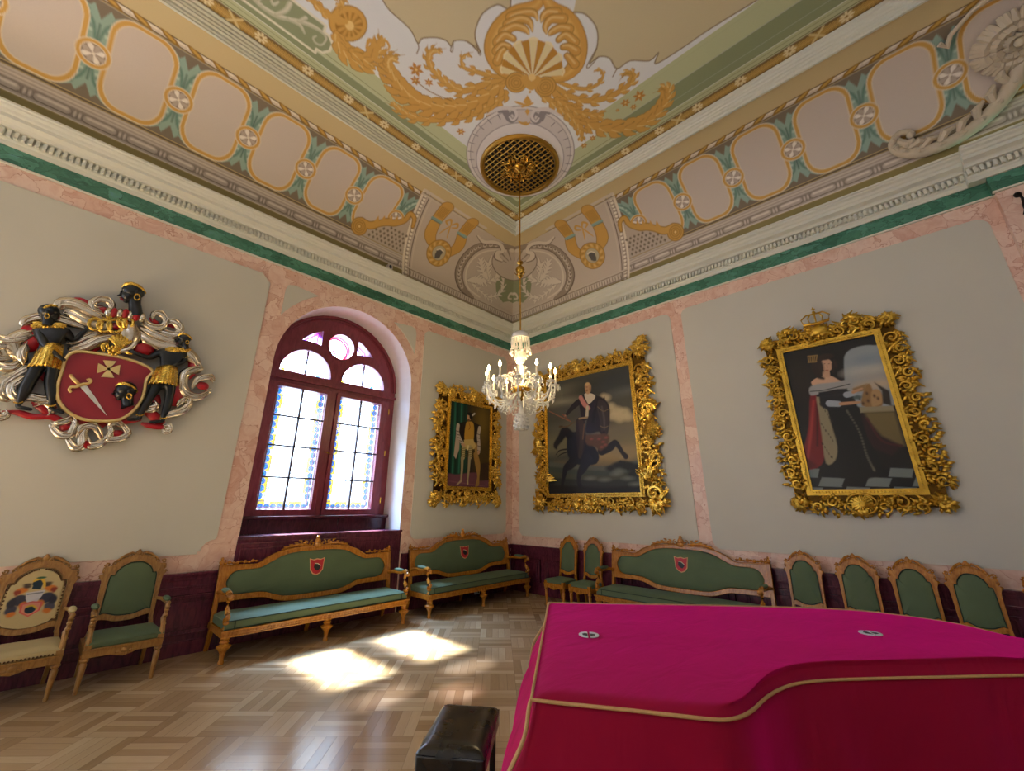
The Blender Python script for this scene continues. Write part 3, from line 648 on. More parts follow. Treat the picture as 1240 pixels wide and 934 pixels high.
    for (x, y, r_) in ((320, 218, .10), (318, 252, .07), (360, 258, .06), (460, 412, .07), (448, 375, .04), (1018, 300, .09), (975, 322, .07), (1000, 335, .05), (845, 455, .06), (872, 432, .055), (950, 345, .03)):
        c = E_(x, y)
        for i in range(6): a = PI/3*i+x; pt.stroke([c+(r_*.16,), (c[0]+r_*.6*math.cos(a), c[1]+r_*.6*math.sin(a), r_*.24), (c[0]+r_*math.cos(a), c[1]+r_*math.sin(a), r_*.04)], .01, '#bd8434', smooth=0)
        pt.ell(c[0], c[1], r_*.2, r_*.2, GOLDL)
    S_(E_, [(320, 255, 1), (370, 290, 1), (430, 315, 1)], .007, '#8f681f')
    # ring of grey strapwork round the grille
    gc = (-2.78, -2.77); rc = (-2.93, -2.92)
    pt.ell(rc[0], rc[1], .99, .93, '#8b868a', ang=PI/4); pt.ell(rc[0], rc[1], .975, .915, '#dedad8', ang=PI/4); pt.ell(rc[0], rc[1], .93, .865, '#9a959a', ang=PI/4); pt.ell(rc[0], rc[1], .918, .853, '#d2cdcc', ang=PI/4)
    pt.ell(-2.86, -2.85, .80, .77, '#9a959a', ang=PI/4); pt.ell(-2.86, -2.85, .785, .755, '#e6e3e3', ang=PI/4)
    for i in range(-9, 10):
        if abs(i) < 2: continue
        a = PI*5/4+i*.21; pt.stroke([(rc[0]+.92*math.cos(a), rc[1]+.87*math.sin(a), .007), (rc[0]+.83*math.cos(a), rc[1]+.79*math.sin(a), .007)], .007, '#77737a', smooth=0)
    for h in (1, -1):
        f = (lambda x, y: E_(660+(x-660)*h, y)) if h == 1 else (lambda x, y: E_(656+(660-x), y+4))
        S_(f, [(580, 350, .5), (595, 345, 1), (610, 370, 1), (620, 378, .8), (632, 368, .7), (626, 352, .6), (614, 356, .4)], .05, '#8b868a'); S_(f, [(540, 360, .3), (575, 342, 1), (600, 338, 1), (625, 342, .8), (634, 362, .7), (622, 376, .6), (612, 366, .4)], .032, '#dcd8d8')
        S_(f, [(664, 330, .8), (640, 322, 1), (630, 318, .5)], .02, GOLD); S_(f, [(664, 383, .8), (650, 385, 1), (640, 378, .4)], .02, GOLD)
    pt.poly([E_(*q) for q in ((668, 298), (682, 318), (668, 334), (654, 318))], GOLD); pt.poly([E_(*q) for q in ((668, 340), (676, 348), (668, 362), (660, 348))], GOLD); pt.ell(*E_(676, 288), .02, .02, GOLD); pt.ell(*E_(664, 388), .025, .03, GOLD)
    # the shell in its leafy frame
    for (mp, P) in ((D4, [(655, -150, .3), (640, 0, .55), (590, 50, .7), (470, 95, .9), (380, 180, 1.1), (325, 290, 1.15), (330, 390, 1.1), (390, 480, .9), (480, 520, .6)]), (D4, [(670, -150, .3), (690, 0, .55), (735, 60, .7), (810, 110, .9), (870, 200, 1.1), (905, 320, 1.15), (885, 440, 1.1), (820, 510, .9), (740, 535, .6)])):
        S_(mp, P, .105, GOLDD); S_(mp, P, .092, '#cf9f4e'); S_(mp, [(q[0], q[1], q[2]*.25) for q in P], .09, '#e0b868', soft=.03)
    for P in ([(440, 120), (520, 90), (600, 90), (625, 140)], [(420, 170), (500, 130), (570, 150), (590, 215)], [(390, 220), (470, 180), (540, 200), (565, 235)], [(350, 290), (400, 240), (460, 265)], [(345, 350), (385, 310), (430, 320)], [(350, 420), (375, 360), (395, 340)],
              [(760, 90), (700, 85), (665, 110), (650, 150)], [(800, 130), (720, 130), (680, 180), (685, 230)], [(840, 200), (780, 190), (720, 220), (705, 240)], [(880, 290), (820, 240), (770, 270)], [(890, 350), (840, 320), (800, 320)], [(880, 440), (845, 400), (825, 380)]):
        S_(D4, [(q[0], q[1], w_) for q, w_ in zip(P, (1.3, 1.1, .9, .2))], .05, GOLDD); S_(D4, [(q[0], q[1], w_) for q, w_ in zip(P, (1.2, .9, .7, .1))], .045, '#cf9f4e'); S_(D4, [(q[0], q[1]-8, .2) for q in P], .045, '#e8cf92', soft=.01)
    hub = (590, 530)
    for i in range(13):
        a0 = math.radians(172-i*12.9); a1 = math.radians(172-(i+1)*12.9); r1, r2 = 262, 205
        rr = lambda a: 200+62*max(0, math.sin(a))
        Q = [hub, (hub[0]+rr(a0)*math.cos(a0), hub[1]-rr(a0)*math.sin(a0)), (hub[0]+rr(a1)*math.cos(a1), hub[1]-rr(a1)*math.sin(a1))]
        pt.poly([D4(*q) for q in Q], '#e6dcae' if i % 2 == 0 else '#b98730')
        if i % 2 == 0: am = (a0+a1)/2; pt.stroke([D4(hub[0]+rr(a0)*math.cos(a0), hub[1]-rr(a0)*math.sin(a0))+(.012,), D4(hub[0]+(rr(am)+8)*math.cos(am), hub[1]-(rr(am)+8)*math.sin(am))+(.014,), D4(hub[0]+rr(a1)*math.cos(a1), hub[1]-rr(a1)*math.sin(a1))+(.012,)], .01, '#f0e4b8')
    for (x, y) in ((480, 565), (678, 592)):
        c = D4(x, y); pt.ell(c[0], c[1], .155, .155, GOLDD); pt.ell(c[0], c[1], .142, .142, GOLD)
        for r_ in (.11, .07, .035): pt.ell(c[0], c[1], r_, r_, GOLDD, ring=.012, soft=.01)
    S_(D4, [(540, 540, 1), (585, 590, 1), (620, 545, 1)], .06, GOLD); pt.ell(*D4(588, 528), .05, .05, GOLDL)
paint_ceiling(ce)
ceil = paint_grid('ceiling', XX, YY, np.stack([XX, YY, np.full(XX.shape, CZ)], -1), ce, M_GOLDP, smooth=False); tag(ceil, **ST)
# ---------------------------------------------------------------- arched window in its niche
def glass_mat(name, paint=True, tint='#eef4f4', k=.12):
    t = NT(name); nt = t.t; col = t.n('ShaderNodeVertexColor', layer_name='paint').outputs[0] if paint else None
    tr = t.n('ShaderNodeBsdfTransparent'); tl = t.n('ShaderNodeBsdfTranslucent'); gl = t.n('ShaderNodeBsdfGlossy'); gl.inputs['Roughness'].default_value = .05
    for nd in (tr, tl):
        if paint: nt.links.new(col, nd.inputs['Color'])
        else: nd.inputs['Color'].default_value = (*lin(tint), 1)
    m1 = t.n('ShaderNodeMixShader'); m1.inputs[0].default_value = k; nt.links.new(tr.outputs[0], m1.inputs[1]); nt.links.new(tl.outputs[0], m1.inputs[2])
    m2 = t.n('ShaderNodeMixShader'); m2.inputs[0].default_value = .05; nt.links.new(m1.outputs[0], m2.inputs[1]); nt.links.new(gl.outputs[0], m2.inputs[2])
    nt.links.new(m2.outputs[0], t.out.inputs[0]); return t.mat
M_STAIN = glass_mat('stained_glass'); M_STAIN2 = glass_mat('upper_stained_glass', k=.7); M_PANE = glass_mat('clear_window_glass', False, k=.02)
M_BRASS = plain('brass', '#c59a3e', .25, 1.)
M_LEAD = plain('dark_glazing_bar', '#33202c', .5)
win = empty('window_1', (AX, .62, 1.3)); tag(win, **ST)
WM = lambda a, b, h: (a-AX, h-.62, b-1.3)     # a = x, b = z, h = world y
def circ(cx, cz, r, n=28, a0=0., a1=2*PI, full=True): return [(cx+r*math.cos(a0+(a1-a0)*i/(n if full else n-1)), cz+r*math.sin(a0+(a1-a0)*i/(n if full else n-1))) for i in range(n)]
outer = [(AX-AW, 1.42), (AX+AW, 1.42)]+arch(AX, AW, AZ, 36)[::-1]
LUN = [[(AX+s_*.535-.425, 3.815), (AX+s_*.535+.425, 3.815)]+circ(AX+s_*.535, 3.815, .425, 17, .12, PI-.12, False) for s_ in (-1, 1)]
TRI = [[(AX+s_*.345, 4.40), (AX+s_*.345, 4.68), (AX+s_*.45, 4.63), (AX+s_*.57, 4.54), (AX+s_*.68, 4.42), (AX+s_*.56, 4.43), (AX+s_*.44, 4.42)] for s_ in (-1, 1)]
OCU = circ(AX+.02, 4.47, .245)
sash_hole = lambda s_: [(AX+s_*.055, 1.50), (AX+s_*1.10, 1.50), (AX+s_*1.10, 3.60), (AX+s_*.055, 3.60)]
f_ = MB().holed([outer, sash_hole(-1), sash_hole(1)]+LUN+TRI+[OCU], .57, .66, WM)
frame = f_.build('window_frame', M_WINWOOD, win, smooth=False, bevel=.006)
q = MB(); q.strip(arch(AX, AW-.001, AZ, 36), arch(AX, AW-.05, AZ, 36), .53, .57, WM); q.strip(arch(AX, AW-.07, AZ, 36), arch(AX, AW-.09, AZ, 36), .555, .57, WM)
q.add([WM(*p) for p in [(a, b, h) for a in (AX-AW, AX+AW) for b in (3.66, 3.71) for h in (.52, .57)]], [(0, 1, 3, 2), (4, 6, 7, 5), (0, 4, 5, 1), (2, 3, 7, 6), (0, 2, 6, 4), (1, 5, 7, 3)])
for (c, r) in (((AX+.02, 4.47), .27),): q.strip(circ(c[0], c[1], r), circ(c[0], c[1], r-.03), .545, .57, WM, closed=True)
for s_ in (-1, 1): q.strip(circ(AX+s_*.535, 3.815, .455, 20, 0, PI, False), circ(AX+s_*.535, 3.815, .43, 20, 0, PI, False), .55, .57, WM)
q.build('frame_moulding', M_WINWOOD, win, smooth=False)
q = MB(); q.holed([outer]+[[(AX+a_, 1.60), (AX+b_, 1.60), (AX+b_, 3.55), (AX+a_, 3.55)] for a_, b_ in ((-.89, -.06), (.18, 1.02))]+LUN+TRI+[OCU], .66, .80, WM)
q.build('outer_frame', M_WINWOOD, win, smooth=False)
for s_ in (-1, 1):
    x0, x1 = AX+s_*.055, AX+s_*1.10; p0, p1 = AX+s_*.125, AX+s_*.945; sm = MB()
    sm.holed([[(x0, 1.505), (x1, 1.505), (x1, 3.595), (x0, 3.595)], [(p0, 1.60), (p1, 1.60), (p1, 3.53), (p0, 3.53)]], .535, .60, WM)
    sash = sm.build('sash', M_WINWOOD, win, smooth=False, bevel=.008)
    mu = MB(); mid = (p0+p1)/2
    mu.add([WM(a, b, h) for a in (mid-.013, mid+.013) for b in (1.60, 3.53) for h in (.55, .59)], [(0, 1, 3, 2), (4, 6, 7, 5), (0, 4, 5, 1), (2, 3, 7, 6), (0, 2, 6, 4), (1, 5, 7, 3)])
    for zz in (2.08, 2.57, 3.05): mu.add([WM(a, b, h) for a in (min(p0, p1), max(p0, p1)) for b in (zz-.011, zz+.011) for h in (.55, .59)], [(0, 1, 3, 2), (4, 6, 7, 5), (0, 4, 5, 1), (2, 3, 7, 6), (0, 2, 6, 4), (1, 5, 7, 3)])
    mu.build('glazing_bars', M_LEAD, sash, smooth=False)
    MB().add([WM(a, b, .575) for a, b in ((p0, 1.6), (p1, 1.6), (p1, 3.53), (p0, 3.53))], [(0, 1, 2, 3)]).build('clear_pane', M_PANE, sash, smooth=False)
    for zz in (1.75, 2.6, 3.4): MB().tube([WM(x1+s_*.012, zz-.05, .53), WM(x1+s_*.012, zz+.05, .53)], .011).build('hinge', M_BRASS, sash)
    # leaded and painted outer lights
    xs = np.arange(min(p0, p1)+.06, max(p0, p1)+.07, .008); zs = np.arange(1.56, 3.6, .008); X, Y = np.meshgrid(xs, zs); pt = Paint(X, Y, '#f6fbff')
    xa, xb = xs[0]+.035, xs[-1]-.035; za, zb = 1.63, 3.56
    def border(P0, P1, n, nrm):
        P0, P1, nrm = map(np.array, (P0, P1, nrm)); t_ = (P1-P0)/n
        pt.poly([P0, P1, P1+nrm*.09, P0+nrm*.09], '#8a7612')
        for i in range(n):
            c = P0+t_*(i+.5)+nrm*.0; r_ = np.hypot(*t_)*.5
            if i % 3 == 1: pt.ell(c[0]+nrm[0]*.08, c[1]+nrm[1]*.08, r_*.8, r_*.8, '#ffffff', a=.8)
            pt.ell(c[0]+nrm[0]*.01, c[1]+nrm[1]*.01, r_*.92, r_*.92, '#0c3470'); pt.ell(c[0], c[1], r_*.55, r_*.55, '#0d5560'); pt.ell(c[0], c[1], r_*.3, r_*.3, '#040c30')
        pt.stroke([tuple(P0+nrm*.092), tuple(P1+nrm*.092)], .005, '#2a1440', smooth=0)
    border((xa, za), (xa, zb), 17, (1, 0)); border((xb, za), (xb, zb), 17, (-1, 0)); border((xa, za), (xb, za), 8, (0, 1))
    mx = (xa+xb)/2
    for h in (-1, 1):
        for (bz, fl_) in ((1.80, 1), (3.42, -1)):
            for P in ([(.03, .42), (.10, .36), (.22, .34), (.26, .24), (.19, .15), (.09, .17), (.08, .26), (.15, .28)], [(.30, .02), (.27, .10), (.15, .07), (.05, .12), (.04, .0), (.15, -.04)], [(.02, .44), (.06, .52), (.13, .5), (.12, .44)]):
                pt.stroke([(mx+h*a, bz+fl_*(b-.05)*.8) for a, b in P], .007, '#2c4a66', soft=.004); 
            pt.ell(mx+h*.26, bz+fl_*.12, .02, .03, '#1f6a66', a=.8); pt.ell(mx+h*.08, bz+fl_*.3, .016, .016, '#8a6410', a=.8)
    for zz in (2.3, 2.84): pt.stroke([(xa+.1, zz), (xb-.1, zz)], .003, '#6d7a80', smooth=0)
    for P in ([(xs[0], zs[0]), (xs[0], zs[-1])], [(xs[-1], zs[0]), (xs[-1], zs[-1])], [(xa, za), (xb, za)], [(xa-.001, za), (xa-.001, zb)], [(xb, za), (xb, zb)]): pt.stroke(P, .007, '#5a3450', smooth=0)
    P3 = np.stack([X-AX, np.full(X.shape, .81-.62), Y-1.3], -1); paint_grid('stained_glass', X, Y, P3, pt, M_STAIN, win, smooth=False)
xs = np.arange(AX-1.05, AX+1.05, .008); zs = np.arange(3.78, 4.80, .008); X, Y = np.meshgrid(xs, zs); pt = Paint(X, Y, '#cfd4e4')
for s_ in (-1, 1):
    c = AX+s_*.535; pt.ell(c, 3.815, .41, .41, '#701020', ring=.024); pt.ell(c, 3.815, .34, .34, '#2c4a80', ring=.012); pt.stroke([(c-.43, 3.84), (c+.43, 3.84)], .006, '#6c5474', smooth=0)
    pt.ell(c-.3, 3.88, .03, .05, '#8a6c10'); pt.ell(c+.3, 3.88, .03, .05, '#123c70')
    for h in (-1, 1): pt.stroke([(c+h*.03, 3.9), (c+h*.1, 3.98), (c+h*.2, 3.98), (c+h*.18, 3.9)], .006, '#3c5270'); pt.stroke([(c+h*.02, 4.05), (c+h*.08, 4.12), (c+h*.14, 4.06)], .006, '#3c5270')
    pt.stroke([(AX+s_*.345, 4.40), (AX+s_*.345, 4.68)], .02, '#702060', smooth=0); pt.stroke([(AX+s_*.35, 4.68), (AX+s_*.7, 4.4)], .022, '#501c80', smooth=0)
c = AX+.02; pt.ell(c, 4.47, .225, .225, '#90101c', ring=.05); pt.ell(c, 4.47, .19, .19, '#fff4f4', ring=.015); pt.ell(c, 4.44, .07, .06, '#a02430'); pt.stroke([(c-.05, 4.5), (c+.05, 4.4)], .014, '#f3f3f3'); pt.stroke([(c, 4.56), (c, 4.53)], .012, '#222233', smooth=0)
for h in (-1, 1): pt.ell(c+h*.1, 4.42, .03, .04, '#333344', ring=.01); pt.stroke([(c+h*.06, 4.5), (c+h*.1, 4.53)], .008, '#333344', smooth=0)
paint_grid('stained_glass', X, Y, np.stack([X-AX, np.full(X.shape, .19), Y-1.3], -1), pt, M_STAIN2, win, smooth=False)
q = MB(); 
for s_ in (-1, 1): q.add([WM(AX+s_*.535+a, b, h) for a in (-.012, .012) for b in (3.815, 4.235) for h in (.60, .63)], [(0, 1, 3, 2), (4, 6, 7, 5), (0, 4, 5, 1), (2, 3, 7, 6), (0, 2, 6, 4), (1, 5, 7, 3)])
q.build('glazing_bars', M_LEAD, win, smooth=False)
MB().tube([WM(AX-.05, 2.53, .52), WM(AX+.01, 2.515, .50), WM(AX+.07, 2.50, .52)], .009).build('window_handle', M_BRASS, win)
# stepped timber sill: low box to the wall face, higher sill behind
sl = MB(); sl.box2(AX-AW, AX+AW, .47, .95, .5, 1.46); sl.box2(AX-AW, AX+AW, .40, .6, 1.46, 1.505); o = sl.build('window_sill', M_LEDGE, win, smooth=False, bevel=.008, loc=(-AX, -.62, -1.3))
sl = MB(); sl.box2(AX-AW-.01, AX+AW+.03, -.012, .49, .0, 1.235); sl.box2(AX-AW-.01, AX+AW+.035, -.04, .49, 1.235, 1.265); sl.box2(AX-AW-.01, AX+AW+.03, -.03, 0, 1.17, 1.19)
for (a, b) in ((-1.2, -.42), (-.38, .38), (.42, 1.2)):
    for (x0, x1, z0, z1) in ((a, b, 1.10, 1.125), (a, b, .95, .97), (a, a+.02, .97, 1.1), (b-.02, b, .97, 1.1)): sl.box2(AX+x0, AX+x1, -.028, -.01, z0, z1)
sl.build('panelled_ledge', M_DADO, win, smooth=False, bevel=.004, loc=(-AX, -.62, -1.3))

# ---------------------------------------------------------------- dado panelling
def dado(side, u0, u1, nm, n):
    m = MB()
    def bx(a, b, d0, d1, z0, z1): m.box2(-b, -a, -d1, -d0, z0, z1) if side == 'L' else m.box2(-d1, -d0, -b, -a, z0, z1)
    bx(u0, u1, 0, .035, 0, .86); bx(u0, u1, 0, .055, 0, .14); bx(u0, u1, 0, .045, .14, .155); bx(u0, u1, 0, .075, .855, .885); bx(u0, u1, 0, .055, .835, .855); bx(u0, u1, 0, .047, .80, .835)
    bx(u0, u1, 0, .05, .715, .735); bx(u0, u1, 0, .043, .695, .715)
    w_ = (u1-u0)/n
    for i in range(n):
        a, b = u0+i*w_+.07, u0+(i+1)*w_-.07
        for k, (d, ww) in enumerate(((.078, .018), (.062, .045))):
            z0, z1 = .22, .64
            bx(a, b, .03, d, z1-ww, z1); bx(a, b, .03, d, z0, z0+ww); bx(a, a+ww, .03, d, z0+ww, z1-ww); bx(b-ww, b, .03, d, z0+ww, z1-ww)
        bx(a+.09, b-.09, .03, .058, .30, .56)
    tag(m.build(nm, M_DADO, smooth=False, bevel=.003), **ST)
dado('L', .075, 2.80, 'baseboard_left', 3); dado('L', 5.34, 9.6, 'baseboard_far_left', 5); dado('R', 0, 8.12, 'baseboard_right', 9)
# ---------------------------------------------------------------- carved oak seating
M_OAK = wood('honey_oak', '#8a5215', '#b57524', '#cb9038', .26)
M_OAKD = wood('weathered_oak', '#7c5424', '#a0753a', '#b98f50', .35)
M_GREENV = velvet('green_upholstery', '#5b6b50', '#9ab0b0')
M_CREAM = velvet('cream_upholstery', '#bfae80', '#d8cfae'); M_CREAM_P = painted('embroidered_cream', .85)
M_BROWN = plain('brown_gimp', '#5f3f20', .8); M_DKGREEN = plain('dark_green_piping', '#1f3427', .8)
M_FRINGE = plain('orange_fringe', '#d8a878', .8)
M_RED = plain('red_enamel', '#b81f2c', .5); M_IVORY = plain('ivory_thread', '#ddcfae', .7); M_BLACK = plain('black_thread', '#17171c', .5)
def sym(P, n=7):       # right half curve (x rising) -> whole curve from -x to +x
    c = [tuple(q) for q in cat(P, n)]; return [(-x, z) for x, z in c[::-1] if x > 1e-6]+[(x, z) for x, z in c]
def turned_leg(m, x, y, h, k=1.):
    pr = [(.028, 0), (.033, .02), (.022, .045), (.029, .10), (.043, .13), (.074, .16), (.076, .175), (.045, .19), (.038, .20), (.052, .213), (.038, .23), (.05, .245), (.052, .26)]
    m.lathe([(r*k, z*h/.26) for r, z in pr], (x, y, 0), 14)
def slim_leg(m, x, y, h):
    pr = [(.017, 0), (.021, .015), (.016, .03), (.019, .06), (.028, .21), (.020, .225), (.034, .24), (.034, .25), (.024, .262), (.032, .275), (.032, .30)]
    m.lathe([(r, z*h/.30) for r, z in pr], (x, y, 0), 12)
def scroll(m, c, r, turns=1.3, a0=0., sgn=1, w_=.012, y=0., sq=1., n=18, out=True):
    P = []; R = []
    for i in range(n+1):
        t = i/n; rr = r*(1-.82*t); a = a0+sgn*turns*2*PI*t; P.append((c[0]+rr*math.cos(a), y-.004*t, c[1]+rr*math.sin(a)*sq)); R.append(w_*(.55+.6*t))
    m.tube(P, R, 7); return m
def shear(y0, z0, k): return lambda a, b, h: (a, y0+(b-z0)*k-h, b)
def sofa(lbl):
    r = empty('settee'); tag(r, lbl, 'sofa', 'oak settees with green upholstery')
    W = 1.22; sh = shear(.235, .45, .13)
    T = sym([(0, 1.10), (.25, 1.098), (.45, 1.075), (.62, 1.02), (.74, .95), (.80, .93), (.95, .935), (1.22, .945)]); B = sym([(0, .435), (.35, .44), (.52, .475), (.66, .52), (.85, .53), (1.22, .53)])
    t_ = sym([(0, 1.045), (.25, 1.04), (.45, 1.01), (.62, .935), (.74, .88), (.84, .872), (1.0, .87), (1.08, .83), (1.12, .75)]); b_ = sym([(0, .495), (.35, .50), (.52, .54), (.66, .585), (.85, .595), (1.0, .60), (1.08, .64), (1.12, .72)])
    outline = T+B[::-1]; hole = t_+b_[::-1]
    m = MB().holed([outline, hole], -.02, .03, sh)
    m.strip([(x, z-.012) for x, z in T], [(x, z+.004) for x, z in T], .0, .045, sh)
    for s_ in (-1, 1): m.holed([[(s_*1.22, .25), (s_*1.22, .945), (s_*1.17, .945), (s_*1.17, .25)]], -.02, .034, sh)
    fr = m.build('back_frame', M_OAK, r, bevel=.006)
    g = MB(); cz = .77                  # padded back: rings shrinking towards the middle, bulging forward
    L = len(hole); lay = [(1.0, .0), (.985, .022), (.93, .034), (.6, .042), (.15, .045)]; v = []; f = []
    for k, d in lay: v += [sh(x*k, cz+(z-cz)*k, d) for x, z in hole]
    for j in range(len(lay)-1): f += [(j*L+i, j*L+(i+1) % L, (j+1)*L+(i+1) % L, (j+1)*L+i) for i in range(L)]
    f.append(tuple((len(lay)-1)*L+i for i in range(L))); g.add(v, f); g.build('back_upholstery', M_GREENV, r)
    c = MB()                            # carved cresting
    Y = lambda z: sh(0, z, .012)[1]
    c.ball((0, Y(1.15), 1.15), (.05, .03, .06), 10, 8); c.ball((0, Y(1.2), 1.215), (.03, .022, .025)); c.ball((0, Y(1.1)-.02, 1.11), (.06, .03, .04))
    for s_ in (-1, 1):
        scroll(c, (s_*.085, 1.135), .045, 1.1, PI/2, -s_, .013, Y(1.13)); scroll(c, (s_*.19, 1.135), .04, 1.2, PI/2, s_, .012, Y(1.13))
        c.tube([(s_*.12, Y(1.1), 1.11), (s_*.2, Y(1.1), 1.125), (s_*.3, Y(1.1), 1.13), (s_*.4, Y(1.1), 1.105), (s_*.5, Y(1.1), 1.075)], [.012, .02, .022, .016, .006], 7)
        for (x, z, a) in ((.15, 1.165, 1.2), (.23, 1.175, .9), (.29, 1.15, .6), (.36, 1.13, .4), (.43, 1.105, .2)): c.tube([(s_*x, Y(z), z-.02), (s_*(x+.01*a), Y(z), z), (s_*(x+.045), Y(z), z+.012*a)], [.014, .017, .004], 6)
        c2 = c; c = MB()
        for i in range(9):
            x = .80+i*.045; z = .962+.006*math.sin(i*2.1); c.ball((s_*x, Y(z), z), (.026, .018, .014+.005*(i % 2)), 7, 5)
            if i % 2: scroll(c, (s_*x, z+.01), .02, 1, 0, s_, .007, Y(z), n=8)
        c.ball((s_*1.20, Y(.98), .975), (.03, .025, .03)); c.ball((s_*1.20, Y(.98), 1.015), (.018, .016, .022)); scroll(c, (s_*1.165, .985), .025, 1.1, 0, s_, .009, Y(.98), n=10); c.build('shoulder_carving', M_OAK, r); c = c2
    c.build('carved_crest', M_OAK, r)
    e = MB(); shp = [(-.10, .93), (-.05, .915), (0, .925), (.05, .915), (.10, .93), (.09, .85), (.085, .79), (.05, .745), (0, .725), (-.05, .745), (-.085, .79), (-.09, .85)]; shp = [(x*1.1, .83+(z-.83)*1.1) for x, z in shp]
    e.prism(shp, .040, .048, sh); em = e.build('emblem', M_FRINGE, r, smooth=False); e = MB(); e.prism([(x*.87, .83+(z-.83)*.88) for x, z in shp], .046, .052, sh); e.build('shield_field', M_RED, em, smooth=False)
    e = MB(); e.prism([(-.04, .86), (.0, .875), (.04, .85), (.05, .81), (.02, .775), (-.02, .79), (-.045, .82)], .05, .056, sh); e.build('profile_head', M_BLACK, em, smooth=False)
    e = MB(); e.tube([sh(-.035, .872, .056), sh(.01, .865, .057), (sh(.05, .835, .056))], .006, 6); e.build('head_band', M_IVORY, em)
    s2 = MB()                           # seat cushion
    def seat(u, v2):
        x = -1.19+2.38*u; y = -.315+.56*v2; e_ = min(u*2.38, (1-u)*2.38, v2*.56, (1-v2)*.56); return (x, y, .415+.03*(1-math.exp(-e_/.05))-.0*v2)
    s2.grid(seat, 40, 12); rim = [(-1.2, -.325), (1.2, -.325), (1.2, .25), (-1.2, .25)]
    s2.prism(rim, .325, .415, lambda a, b, h: (a, b, h)); s2.build('seat_cushion', M_GREENV, r, bevel=.012)
    pp = MB(); pp.tube([(-1.2, -.328, .415), (1.2, -.328, .415)], .006, 6); pp.tube([(-1.2, -.329, .335), (1.2, -.329, .335)], .006, 6)
    for s_ in (-1, 1): pp.tube([(s_*1.1, -.33, .415), (s_*1.1, -.33, .335)], .005, 6)
    pp.build('piping', M_DKGREEN, r)
    a = MB(); a.box((0, -.315, .29), (2.44, .05, .07)); a.box((0, .27, .29), (2.40, .04, .07))
    for s_ in (-1, 1): a.box((s_*1.195, -.02, .29), (.05, .58, .07))
    a.box((0, -.335, .318), (2.46, .05, .018)); a.box((0, -.332, .262), (2.44, .04, .016))
    for i in range(60): a.ball((-1.19+i*.0403, -.342, .29), (.013, .008, .012), 6, 4)
    a.build('seat_rail', M_OAK, r, bevel=.003)
    for x in (-1.17, 0, 1.17): l = MB(); turned_leg(l, x, -.31, .26); l.build('front_leg', M_OAK, r)
    for x in (-1.18, 0, 1.18): l = MB(); l.taper((x, .315, 0), (x, .24, .28), (.04, .04), (.055, .05)); l.build('rear_leg', M_OAK, r, bevel=.004)
    for s_ in (-1, 1):
        l = MB(); x = s_*1.19
        l.tube([(x, .24, .64), (x, .12, .665), (x, -.02, .67), (x, -.14, .675), (x+s_*.01, -.24, .70), (x+s_*.012, -.285, .69), (x+s_*.012, -.30, .66), (x+s_*.01, -.275, .64)], [.024, .026, .026, .026, .03, .032, .03, .02], 8)
        l.tube([(x, -.27, .66), (x, -.245, .60), (x, -.26, .54), (x, -.30, .49), (x, -.30, .44), (x, -.285, .40), (x, -.29, .34)], [.024, .02, .026, .032, .036, .03, .034], 8)
        l.ball((x, -.325, .66), (.03, .022, .03)); l.ball((x, -.335, .46), (.028, .02, .035)); l.ball((x, -.31, .40), (.034, .03, .022))
        ar_ = l.build('armrest', M_OAK, r); MB().ball((x, -.08, .705), (.038, .14, .026), 10, 8).build('arm_pad', M_GREENV, ar_)
    return r
